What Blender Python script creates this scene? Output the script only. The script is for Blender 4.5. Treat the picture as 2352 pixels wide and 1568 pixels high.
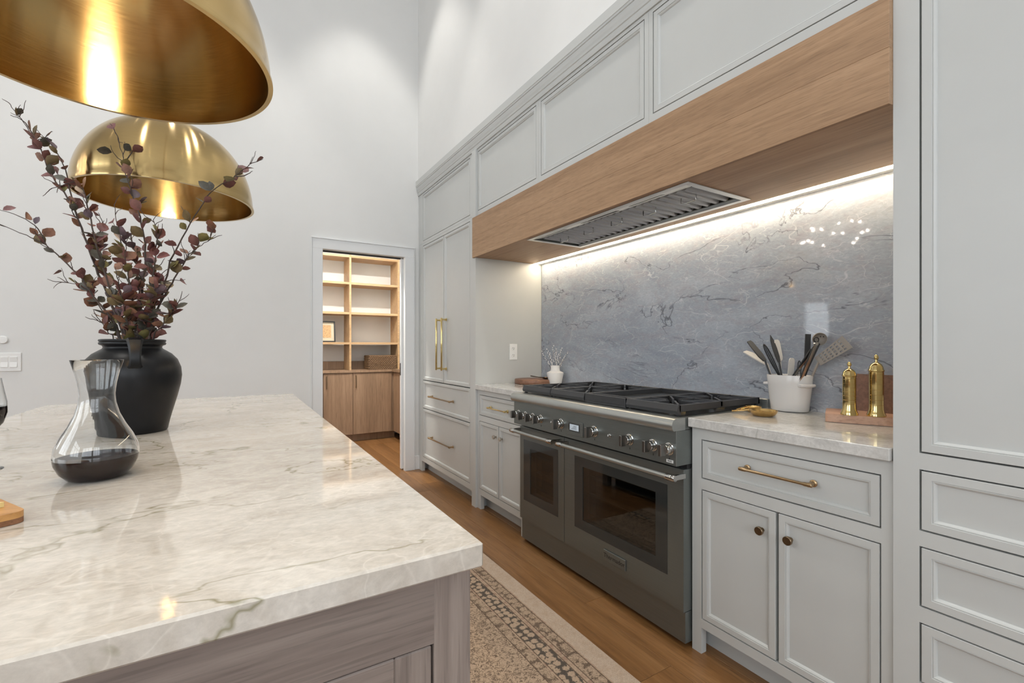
import bpy, bmesh, math, random
from mathutils import Vector, Matrix
R = math.radians
random.seed(7)
S = bpy.context.scene
for o in list(bpy.data.objects):
    bpy.data.objects.remove(o, do_unlink=True)
COL = S.collection

# ------------------------------------------------------------------ camera
cam_d = bpy.data.cameras.new('camera'); cam = bpy.data.objects.new('camera', cam_d); COL.objects.link(cam)
cam_d.sensor_width = 36.0; cam_d.lens = 1058.0 / 2352.0 * 36.0; cam_d.shift_y = 12.3 / 2352.0
cam_d.clip_start = 0.02; cam_d.clip_end = 200
cam.location = (0, 0, 1.21); cam.rotation_euler = (R(90), 0, R(-31.23))
S.camera = cam

# ------------------------------------------------------------------ view / world / large lights
S.view_settings.view_transform = 'Standard'; S.view_settings.look = 'None'
S.view_settings.exposure = 0.0; S.view_settings.gamma = 1.0; S.view_settings.use_curve_mapping = False
SKY = 5.2
w = bpy.data.worlds.new('sky'); S.world = w; w.use_nodes = True
bg = w.node_tree.nodes['Background']; bg.inputs[0].default_value = (0.88, 0.94, 1.0, 1); bg.inputs[1].default_value = SKY
CEIL = 5.3
ROOM_L, ROOM_B, FARW, BACKX = -4.0, -4.2, 4.39, 2.20
# window openings: (wall, a0, a1, z0, z1)   wall 'L' = left wall (a = Y), 'B' = wall behind the camera (a = X)
WINS = [('B', -3.4, -0.6, 1.30, 3.9), ('B', -0.3, 1.5, 1.30, 3.9), ('L', -3.4, -0.6, 1.25, 3.8), ('L', 0.4, 2.3, 1.25, 3.6), ('L', 3.72, 4.2, 1.25, 2.0)]
for i, (wl, a0, a1, z0, z1) in enumerate(WINS):
    ld = bpy.data.lights.new('daylight', 'AREA'); ld.shape = 'RECTANGLE'; ld.size = a1 - a0; ld.size_y = z1 - z0
    ld.cycles.is_portal = True
    lo = bpy.data.objects.new('daylight_portal', ld); COL.objects.link(lo)
    c = (a0 + a1) / 2; zc = (z0 + z1) / 2
    if wl == 'B':
        lo.location = (c, ROOM_B - 0.13, zc); lo.rotation_euler = (R(90), 0, R(0))
        lo.rotation_euler = Vector((0, 1, 0)).to_track_quat('-Z', 'Z').to_euler()
    else:
        lo.location = (ROOM_L - 0.13, c, zc)
        lo.rotation_euler = Vector((1, 0, 0)).to_track_quat('-Z', 'Z').to_euler()
DOWN_W = 95.0      # each ceiling downlight
PEND_W = 3.4       # each pendant bulb
PANTRY_W = 62.0
LED_E = 36.0

# ------------------------------------------------------------------ material helpers
MATS = {}
def mat(name):
    m = bpy.data.materials.new(name); m.use_nodes = True
    nt = m.node_tree; b = nt.nodes['Principled BSDF']; MATS[name] = m
    return m, nt, b
def node(nt, t, **kw):
    n = nt.nodes.new(t)
    for k, v in kw.items():
        if k == 'inp':
            for kk, vv in v.items():
                n.inputs[kk].default_value = vv
        else:
            setattr(n, k, v)
    return n
def lk(nt, a, b): nt.links.new(a, b)
def ramp(nt, fac, stops, interp='LINEAR'):
    n = nt.nodes.new('ShaderNodeValToRGB'); n.color_ramp.interpolation = interp
    el = n.color_ramp.elements
    while len(el) > 1: el.remove(el[-1])
    el[0].position = stops[0][0]; el[0].color = (*stops[0][1], 1)
    for p, c in stops[1:]:
        e = el.new(p); e.color = (*c, 1)
    lk(nt, fac, n.inputs[0]); return n.outputs[0]
def mixc(nt, fac, a, b, mode='MIX'):
    n = nt.nodes.new('ShaderNodeMix'); n.data_type = 'RGBA'; n.blend_type = mode
    for idx, v in ((0, fac), (6, a), (7, b)):
        if hasattr(v, 'is_linked') or isinstance(v, bpy.types.NodeSocket): lk(nt, v, n.inputs[idx])
        elif idx == 0: n.inputs[0].default_value = v
        else: n.inputs[idx].default_value = (*v, 1)
    return n.outputs[2]
def mth(nt, op, a, b=None, c=None, clamp=False):
    n = nt.nodes.new('ShaderNodeMath'); n.operation = op; n.use_clamp = clamp
    for i, v in enumerate((a, b, c)):
        if v is None: continue
        if isinstance(v, bpy.types.NodeSocket): lk(nt, v, n.inputs[i])
        else: n.inputs[i].default_value = v
    return n.outputs[0]
def coords(nt, scale=(1, 1, 1), rot=(0, 0, 0), loc=(0, 0, 0), kind='Object', rnd=0):
    tc = nt.nodes.new('ShaderNodeTexCoord'); mp = nt.nodes.new('ShaderNodeMapping')
    mp.inputs['Scale'].default_value = scale; mp.inputs['Rotation'].default_value = rot; mp.inputs['Location'].default_value = loc
    src = tc.outputs[kind]
    if rnd:
        oi = nt.nodes.new('ShaderNodeObjectInfo'); va = nt.nodes.new('ShaderNodeVectorMath'); va.operation = 'MULTIPLY_ADD'
        cb = nt.nodes.new('ShaderNodeCombineXYZ')
        for i in range(3): lk(nt, oi.outputs['Random'], cb.inputs[i])
        lk(nt, cb.outputs[0], va.inputs[0]); va.inputs[1].default_value = (rnd, rnd * 1.7, rnd * 0.6); lk(nt, src, va.inputs[2]); src = va.outputs[0]
    lk(nt, src, mp.inputs[0]); return mp.outputs[0]
def noise(nt, vec, scale, detail=4, rough=0.55, dist=0.0):
    n = nt.nodes.new('ShaderNodeTexNoise'); n.inputs['Scale'].default_value = scale; n.inputs['Detail'].default_value = detail
    n.inputs['Roughness'].default_value = rough; n.inputs['Distortion'].default_value = dist
    lk(nt, vec, n.inputs['Vector']); return n.outputs['Fac']
def bump(nt, b, h, strength=0.1, dist=0.001):
    n = nt.nodes.new('ShaderNodeBump'); n.inputs['Strength'].default_value = strength; n.inputs['Distance'].default_value = dist
    lk(nt, h, n.inputs['Height']); lk(nt, n.outputs[0], b.inputs['Normal'])
def simple(name, col, rough=0.5, metal=0.0, coat=0.0, var=0.04, vscale=6.0, bmp=0.0, bscale=300, emit=None, es=0.0, spec=None, sss=0):
    m, nt, b = mat(name)
    v = coords(nt); n = noise(nt, v, vscale, 3)
    c0 = tuple(max(0, x * (1 - var)) for x in col); c1 = tuple(min(1, x * (1 + var)) for x in col)
    lk(nt, ramp(nt, n, [(0.3, c0), (0.7, c1)]), b.inputs['Base Color'])
    b.inputs['Roughness'].default_value = rough; b.inputs['Metallic'].default_value = metal; b.inputs['Coat Weight'].default_value = coat
    if spec is not None: b.inputs['Specular IOR Level'].default_value = spec
    if bmp: bump(nt, b, noise(nt, v, bscale, 2), bmp, 0.0006)
    if emit: b.inputs['Emission Color'].default_value = (*emit, 1); b.inputs['Emission Strength'].default_value = es
    return m
def wood(name, dark, mid, light, axis='Y', rough=0.45, fine=70, big=5.0, stretch=0.05, rnd=3.0, tone=0.12, bmp=0.08, coat=0.0):
    m, nt, b = mat(name)
    sc = {'X': (stretch, 1, 1), 'Y': (1, stretch, 1), 'Z': (1, 1, stretch)}[axis]
    v = coords(nt, sc, rnd=rnd)
    wob = noise(nt, v, big, 3, 0.5, 0.6)
    n1 = noise(nt, v, fine, 5, 0.65, 0.4)
    n2 = noise(nt, v, fine * 3.2, 2, 0.6)
    f = mth(nt, 'ADD', mth(nt, 'MULTIPLY', wob, 0.5), mth(nt, 'MULTIPLY', n1, 0.5))
    c = ramp(nt, f, [(0.34, dark), (0.5, mid), (0.66, light)])
    pores = ramp(nt, n2, [(0.36, (0.62, 0.62, 0.62)), (0.47, (1, 1, 1))])
    c = mixc(nt, 0.5, c, pores, 'MULTIPLY')
    oi = nt.nodes.new('ShaderNodeObjectInfo')
    t = ramp(nt, oi.outputs['Random'], [(0.0, (1 - tone,) * 3), (1.0, (1 + tone,) * 3)])
    c = mixc(nt, 1.0, c, t, 'MULTIPLY')
    lk(nt, c, b.inputs['Base Color']); b.inputs['Roughness'].default_value = rough; b.inputs['Coat Weight'].default_value = coat
    bump(nt, b, n2, bmp, 0.0005)
    return m
def vein(nt, v, scale, width, detail=4, dist=0.6, rough=0.55):
    n = noise(nt, v, scale, detail, rough, dist)
    a = mth(nt, 'ABSOLUTE', mth(nt, 'SUBTRACT', n, 0.5))
    return ramp(nt, a, [(0.0, (1, 1, 1)), (width, (0, 0, 0))])
def stone(name, base0, base1, cloud, dark, white, rough=0.06, rot=(0, 0, 0.6), sc=1.0, dk=0.6, wt=0.5, stretch=(1, 1, 1), crackle=False):
    m, nt, b = mat(name)
    v = coords(nt, stretch, rot)
    big = noise(nt, v, 2.2 * sc, 5, 0.6, 0.8)
    c = ramp(nt, big, [(0.32, base0), (0.68, base1)])
    cl = noise(nt, v, 9 * sc, 6, 0.68, 0.9)
    c = mixc(nt, ramp(nt, cl, [(0.45, (0, 0, 0)), (0.72, (0.75, 0.75, 0.75))]), c, cloud)
    gr = noise(nt, v, 60 * sc, 4, 0.7, 0.3)
    c = mixc(nt, 0.45, c, ramp(nt, gr, [(0.3, (0.72, 0.72, 0.72)), (0.7, (1.18, 1.18, 1.18))]), 'MULTIPLY')
    msk = ramp(nt, noise(nt, v, 3.1 * sc, 2), [(0.42, (0, 0, 0)), (0.56, (1, 1, 1))])
    wv = mth(nt, 'MULTIPLY', vein(nt, v, 8 * sc, 0.020, 3, 0.5), wt * 0.7)
    wv2 = mth(nt, 'MULTIPLY', vein(nt, v, 4.1 * sc, 0.006, 3, 0.4), wt)
    if crackle:                          # straight-ish pale hairlines crossing each other
        hair = None
        for s_, wd, ds, am in ((3.4, .012, .10, wt), (8.5, .022, .05, wt * .75), (17.0, .035, .03, wt * .5)):
            nz = nt.nodes.new('ShaderNodeTexNoise'); nz.inputs['Scale'].default_value = s_ * 1.5; nz.inputs['Detail'].default_value = 3; lk(nt, v, nz.inputs['Vector'])
            ma = nt.nodes.new('ShaderNodeVectorMath'); ma.operation = 'MULTIPLY_ADD'; lk(nt, nz.outputs['Color'], ma.inputs[0]); ma.inputs[1].default_value = (ds * 2.5,) * 3; lk(nt, v, ma.inputs[2])
            vo = nt.nodes.new('ShaderNodeTexVoronoi'); vo.feature = 'DISTANCE_TO_EDGE'; vo.inputs['Scale'].default_value = s_ * sc; lk(nt, ma.outputs[0], vo.inputs['Vector'])
            brk = ramp(nt, noise(nt, v, s_ * 2.2, 2), [(0.44, (0, 0, 0)), (0.60, (1, 1, 1))])
            h_ = mth(nt, 'MULTIPLY', mth(nt, 'MULTIPLY', ramp(nt, vo.outputs['Distance'], [(0.0, (1, 1, 1)), (wd, (0, 0, 0))]), brk), am)
            hair = h_ if hair is None else mth(nt, 'MAXIMUM', hair, h_)
        c = mixc(nt, hair, c, white)
    else:
        c = mixc(nt, mth(nt, 'MAXIMUM', wv, wv2), c, white)
    dv = mth(nt, 'MULTIPLY', mth(nt, 'MULTIPLY', vein(nt, v, 1.9 * sc, 0.0075, 5, 0.5, 0.55), msk), dk)
    c = mixc(nt, dv, c, dark)
    lk(nt, c, b.inputs['Base Color']); b.inputs['Roughness'].default_value = rough
    b.inputs['Specular IOR Level'].default_value = 0.55
    return m
def brushed(name, col, rough=0.25, axis='Z', aniso=0.75, stretch=0.02, scale=220, var=0.10, radial=False, rot=0.25, metal=1.0):
    m, nt, b = mat(name)
    sc = {'X': (stretch, 1, 1), 'Y': (1, stretch, 1), 'Z': (1, 1, stretch)}[axis]
    v = coords(nt, sc)
    if radial:
        # brush lines run round the vertical axis: use height and radius only
        tc = nt.nodes.new('ShaderNodeTexCoord'); sx = nt.nodes.new('ShaderNodeSeparateXYZ'); lk(nt, tc.outputs['Object'], sx.inputs[0])
        ang = mth(nt, 'ARCTAN2', sx.outputs[1], sx.outputs[0])
        cb = nt.nodes.new('ShaderNodeCombineXYZ'); lk(nt, mth(nt, 'MULTIPLY', ang, 0.010), cb.inputs[0]); lk(nt, sx.outputs[2], cb.inputs[2])
        v = cb.outputs[0]
    n = noise(nt, v, scale, 4, 0.6)
    c0 = tuple(x * (1 - var) for x in col); c1 = tuple(min(1, x * (1 + var)) for x in col)
    lk(nt, ramp(nt, n, [(0.3, c0), (0.7, c1)]), b.inputs['Base Color'])
    b.inputs['Metallic'].default_value = metal
    lk(nt, mth(nt, 'MULTIPLY_ADD', n, 0.12, rough - 0.06), b.inputs['Roughness'])
    b.inputs['Anisotropic'].default_value = aniso; b.inputs['Anisotropic Rotation'].default_value = rot
    tg = nt.nodes.new('ShaderNodeTangent'); tg.direction_type = 'RADIAL'; tg.axis = axis if not radial else 'Z'
    lk(nt, tg.outputs[0], b.inputs['Tangent'])
    return m
def glass(name, col=(1, 1, 1), rough=0.0, ior=1.45):
    m, nt, b = mat(name)
    b.inputs['Base Color'].default_value = (*col, 1); b.inputs['Transmission Weight'].default_value = 1.0
    b.inputs['Roughness'].default_value = rough; b.inputs['IOR'].default_value = ior
    return m
def emissive(name, col, s):
    m, nt, b = mat(name); b.inputs['Base Color'].default_value = (*col, 1)
    b.inputs['Emission Color'].default_value = (*col, 1); b.inputs['Emission Strength'].default_value = s
    return m

# ------------------------------------------------------------------ materials
M = MATS
simple('wall_paint', (0.74, 0.74, 0.725), 0.7, var=0.01, bmp=0.05, bscale=500)
simple('trim_paint', (0.76, 0.77, 0.77), 0.4, var=0.01)
simple('ceiling_paint', (0.78, 0.78, 0.77), 0.8, var=0.01)
simple('cabinet_paint', (0.53, 0.54, 0.525), 0.38, var=0.012)
simple('cabinet_dark', (0.05, 0.05, 0.05), 0.8)
simple('white_plastic', (0.82, 0.82, 0.80), 0.35, var=0.01)
simple('dark_slot', (0.02, 0.02, 0.02), 0.6)
wood('floor_oak', (0.150, 0.068, 0.022), (0.235, 0.113, 0.040), (0.31, 0.162, 0.064), 'Y', 0.33, 45, 6.0, 0.06, tone=0.16, bmp=0.06)
wood('hood_oak', (0.30, 0.178, 0.096), (0.405, 0.25, 0.14), (0.49, 0.315, 0.185), 'Y', 0.55, 95, 7.0, 0.045, tone=0.06, bmp=0.2)
wood('hood_oak_under', (0.31, 0.18, 0.092), (0.41, 0.25, 0.138), (0.49, 0.31, 0.178), 'Y', 0.5, 60, 9.0, 0.03, tone=0.03, bmp=0.1)
wood('island_oak_x', (0.17, 0.135, 0.118), (0.245, 0.20, 0.175), (0.33, 0.275, 0.24), 'X', 0.5, 60, 8.0, 0.04, tone=0.06, bmp=0.15)
wood('island_oak_z', (0.17, 0.135, 0.118), (0.245, 0.20, 0.175), (0.33, 0.275, 0.24), 'Z', 0.5, 60, 8.0, 0.04, tone=0.06, bmp=0.15)
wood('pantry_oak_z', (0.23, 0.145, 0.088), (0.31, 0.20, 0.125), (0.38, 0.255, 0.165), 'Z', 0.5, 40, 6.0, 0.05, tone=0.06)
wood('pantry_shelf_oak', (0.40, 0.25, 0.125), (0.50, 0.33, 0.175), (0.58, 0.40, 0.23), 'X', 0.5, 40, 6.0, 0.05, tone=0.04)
wood('board_walnut', (0.13, 0.06, 0.034), (0.21, 0.10, 0.058), (0.29, 0.145, 0.088), 'X', 0.4, 40, 8.0, 0.06)
wood('board_cherry', (0.42, 0.235, 0.15), (0.56, 0.34, 0.235), (0.68, 0.46, 0.35), 'Y', 0.45, 40, 8.0, 0.06)
wood('board_maple', (0.42, 0.20, 0.06), (0.55, 0.29, 0.10), (0.66, 0.40, 0.17), 'X', 0.4, 40, 8.0, 0.06)
wood('board_endgrain', (0.20, 0.085, 0.035), (0.30, 0.14, 0.07), (0.38, 0.19, 0.10), 'X', 0.5, 80, 8.0, 0.2)
stone('island_quartzite', (0.53, 0.485, 0.425), (0.65, 0.615, 0.56), (0.44, 0.39, 0.325), (0.20, 0.185, 0.09), (0.78, 0.74, 0.67), 0.05, (0, 0, 1.0), 1.0, 0.75, 0.30, (0.85, 1.45, 1))
stone('counter_quartzite', (0.54, 0.53, 0.505), (0.66, 0.65, 0.625), (0.43, 0.42, 0.40), (0.26, 0.25, 0.22), (0.75, 0.74, 0.72), 0.08, (0, 0, 1.1), 1.6, 0.4, 0.35)
stone('splash_quartzite', (0.28, 0.315, 0.37), (0.415, 0.455, 0.51), (0.36, 0.345, 0.375), (0.085, 0.09, 0.105), (0.66, 0.67, 0.69), 0.035, (0.75, 0, 0), 1.35, 0.8, 0.65, (1, 0.65, 1.4), crackle=True)
brushed('steel', (0.20, 0.215, 0.205), 0.36, 'Y', 0.6, 0.02, 260, 0.06, metal=0.7)
brushed('steel_light', (0.42, 0.435, 0.42), 0.30, 'Y', 0.5, 0.02, 260, 0.05, metal=0.8)
simple('baffle_steel', (0.46, 0.48, 0.51), 0.36, 0.35)
simple('flange_steel', (0.62, 0.63, 0.63), 0.30, 0.6)
simple('chrome', (0.58, 0.58, 0.57), 0.12, 1.0, var=0.02)
simple('knob_steel', (0.24, 0.235, 0.225), 0.3, 1.0, var=0.05)
simple('cast_iron', (0.036, 0.037, 0.040), 0.36, 0.0, bmp=0.3, bscale=500)
simple('enamel_black', (0.016, 0.017, 0.018), 0.25)
simple('oven_glass', (0.035, 0.038, 0.037), 0.05, var=0.02, spec=0.6)
simple('oven_dark', (0.012, 0.013, 0.013), 0.06, spec=0.6)
brushed('brass_shade', (0.53, 0.38, 0.17), 0.17, 'Z', 0.95, 0.02, 420, 0.05, radial=True)
simple('brass', (0.60, 0.40, 0.16), 0.26, 1.0, var=0.06)
simple('brass_polished', (0.68, 0.53, 0.24), 0.12, 1.0, var=0.05)
simple('brass_pull', (0.40, 0.285, 0.165), 0.30, 1.0, var=0.06)
simple('bronze_knob', (0.26, 0.19, 0.12), 0.3, 1.0, var=0.06)
simple('nickel', (0.55, 0.52, 0.47), 0.25, 1.0, var=0.04)
simple('black_clay', (0.007, 0.0075, 0.009), 0.36, bmp=0.3, bscale=60, var=0.3, vscale=12, spec=0.28)
simple('white_ceramic', (0.72, 0.71, 0.70), 0.25, var=0.01, coat=0.3)
simple('vase_white', (0.78, 0.77, 0.75), 0.6, var=0.01)
simple('stem_bark', (0.06, 0.043, 0.036), 0.8, var=0.35, vscale=40)
simple('twig_bark', (0.05, 0.04, 0.035), 0.8, var=0.3, vscale=60)
simple('catkin', (0.80, 0.79, 0.77), 0.9, var=0.05, vscale=200)
LEAFC = [(0.115, 0.042, 0.034), (0.15, 0.068, 0.040), (0.12, 0.085, 0.036), (0.070, 0.067, 0.055), (0.165, 0.068, 0.066), (0.145, 0.125, 0.045), (0.085, 0.055, 0.066)]
for i, c in enumerate(LEAFC):
    m_, nt_, b_ = mat('leaf_%d' % i)
    v_ = coords(nt_); n_ = noise(nt_, v_, 60, 4)
    lk(nt_, ramp(nt_, n_, [(0.3, tuple(x * 0.6 for x in c)), (0.7, tuple(min(1, x * 1.45) for x in c))]), b_.inputs['Base Color'])
    b_.inputs['Roughness'].default_value = 0.55
simple('silicone_dark', (0.045, 0.048, 0.052), 0.5)
simple('silicone_grey', (0.33, 0.30, 0.265), 0.5)
simple('silicone_white', (0.68, 0.66, 0.62), 0.45)
simple('wire_black', (0.03, 0.03, 0.032), 0.3, 0.6)
simple('spoon_dark', (0.10, 0.07, 0.05), 0.25, 0.8)
simple('picture_mat', (0.50, 0.44, 0.33), 0.8)
simple('frame_black', (0.02, 0.02, 0.02), 0.35)
simple('cheese', (0.80, 0.66, 0.30), 0.5)
simple('wicker', (0.17, 0.10, 0.05), 0.7, var=0.3, vscale=60)
simple('screen', (0.35, 0.40, 0.45), 0.15, emit=(0.55, 0.62, 0.68), es=0.35)
simple('lettering_dark', (0.05, 0.05, 0.05), 0.5, 0.5)
simple('lettering_light', (0.75, 0.75, 0.73), 0.4)
simple('rug_edge', (0.42, 0.33, 0.24), 0.95)
glass('clear_glass', (0.97, 0.98, 0.98))
m_, nt_, b_ = mat('wine'); b_.inputs['Base Color'].default_value = (0.014, 0.0012, 0.0016, 1); b_.inputs['Roughness'].default_value = 0.03
b_.inputs['IOR'].default_value = 1.34
m_, nt_, b_ = mat('window_glass')
tr_ = nt_.nodes.new('ShaderNodeBsdfTransparent'); gl_ = nt_.nodes.new('ShaderNodeBsdfGlossy'); gl_.inputs['Roughness'].default_value = 0.02
mx_ = nt_.nodes.new('ShaderNodeMixShader'); mx_.inputs[0].default_value = 0.06
lk(nt_, tr_.outputs[0], mx_.inputs[1]); lk(nt_, gl_.outputs[0], mx_.inputs[2]); lk(nt_, mx_.outputs[0], nt_.nodes['Material Output'].inputs[0])
emissive('led', (1.0, 0.84, 0.62), LED_E)
emissive('lamp_lens', (1.0, 0.93, 0.82), 12.0)
emissive('bulb', (1.0, 0.82, 0.58), 12.0)
emissive('spark_bulb', (1.0, 0.90, 0.76), 220.0)
# art print: warm speckled blocks
m_, nt_, b_ = mat('art_print'); v_ = coords(nt_); vo_ = node(nt_, 'ShaderNodeTexVoronoi'); vo_.inputs['Scale'].default_value = 60; lk(nt_, v_, vo_.inputs['Vector'])
lk(nt_, mixc(nt_, noise(nt_, v_, 14, 4), ramp(nt_, vo_.outputs['Distance'], [(0.1, (0.10, 0.04, 0.02)), (0.5, (0.50, 0.28, 0.12))]), (0.45, 0.30, 0.14)), b_.inputs['Base Color'])
# rug: bands run along Y, pattern follows distance from the long edges
def rug_mat():
    m, nt, b = mat('rug_wool')
    tc = nt.nodes.new('ShaderNodeTexCoord'); sx = nt.nodes.new('ShaderNodeSeparateXYZ'); lk(nt, tc.outputs['Object'], sx.inputs[0])
    W = 0.85
    u = mth(nt, 'SUBTRACT', W / 2, mth(nt, 'ABSOLUTE', sx.outputs[0]))        # distance from the nearest long edge
    vec = tc.outputs['Object']
    def vor(s, rnd=1.0, feat='F1'):
        n = nt.nodes.new('ShaderNodeTexVoronoi'); n.feature = feat; n.inputs['Scale'].default_value = s; n.inputs['Randomness'].default_value = rnd
        lk(nt, vec, n.inputs['Vector']); return n.outputs['Distance']
    tan = (0.42, 0.31, 0.22); light = (0.47, 0.37, 0.285); brown = (0.10, 0.07, 0.05); dark = (0.06, 0.054, 0.047); pink = (0.33, 0.22, 0.16)
    sp = noise(nt, vec, 260, 3, 0.8)
    plain = mixc(nt, ramp(nt, noise(nt, vec, 30, 5, 0.75), [(0.42, (0, 0, 0)), (0.7, (0.8, 0.8, 0.8))]), light, tan)
    nd = noise(nt, vec, 42, 4, 0.7, 1.2)
    nf = noise(nt, vec, 120, 3, 0.6, 1.0)
    v1 = vor(31, 0.45)
    flo = mixc(nt, ramp(nt, mth(nt, 'ADD', v1, mth(nt, 'MULTIPLY', mth(nt, 'SUBTRACT', nf, 0.5), 0.75)), [(0.40, (0, 0, 0)), (0.50, (0.9, 0.9, 0.9))]), tan, dark)
    flo = mixc(nt, ramp(nt, v1, [(0.05, (0.45, 0.45, 0.45)), (0.12, (0, 0, 0))]), flo, brown)
    fie = mixc(nt, ramp(nt, mth(nt, 'ABSOLUTE', mth(nt, 'SUBTRACT', noise(nt, vec, 46, 3, 0.6, 1.2), 0.5)), [(0.015, (0.85, 0.85, 0.85)), (0.05, (0, 0, 0))]), tan, brown)
    mot = mixc(nt, ramp(nt, mth(nt, 'ADD', vor(26, 0.5), mth(nt, 'MULTIPLY', mth(nt, 'SUBTRACT', nf, 0.5), 1.1)), [(0.44, (0, 0, 0)), (0.58, (0.8, 0.8, 0.8))]), tan, brown)
    mot = mixc(nt, ramp(nt, mth(nt, 'ABSOLUTE', mth(nt, 'SUBTRACT', noise(nt, vec, 60, 3, 0.6, 1.0), 0.5)), [(0.012, (0.6, 0.6, 0.6)), (0.04, (0, 0, 0))]), mot, brown)
    gua = mixc(nt, ramp(nt, noise(nt, vec, 60, 3), [(0.45, (0, 0, 0)), (0.6, (1, 1, 1))]), tan, pink)
    def above(x): return mth(nt, 'GREATER_THAN', u, x)
    c = plain
    for x, nx in ((0.085, gua), (0.094, mot), (0.145, gua), (0.168, flo), (0.234, gua), (0.244, mot), (0.285, fie)):
        c = mixc(nt, above(x), c, nx)
    for x in (0.093, 0.146, 0.167, 0.236, 0.284):
        ln = mth(nt, 'LESS_THAN', mth(nt, 'ABSOLUTE', mth(nt, 'SUBTRACT', u, x)), 0.0022)
        c = mixc(nt, mth(nt, 'MULTIPLY', ln, 0.8), c, brown)
    c = mixc(nt, 0.55, c, ramp(nt, sp, [(0.3, (0.6, 0.6, 0.6)), (0.7, (1.3, 1.3, 1.3))]), 'MULTIPLY')
    lk(nt, c, b.inputs['Base Color']); b.inputs['Roughness'].default_value = 0.95; b.inputs['Specular IOR Level'].default_value = 0.1
    bump(nt, b, sp, 0.5, 0.002)
rug_mat()

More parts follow.
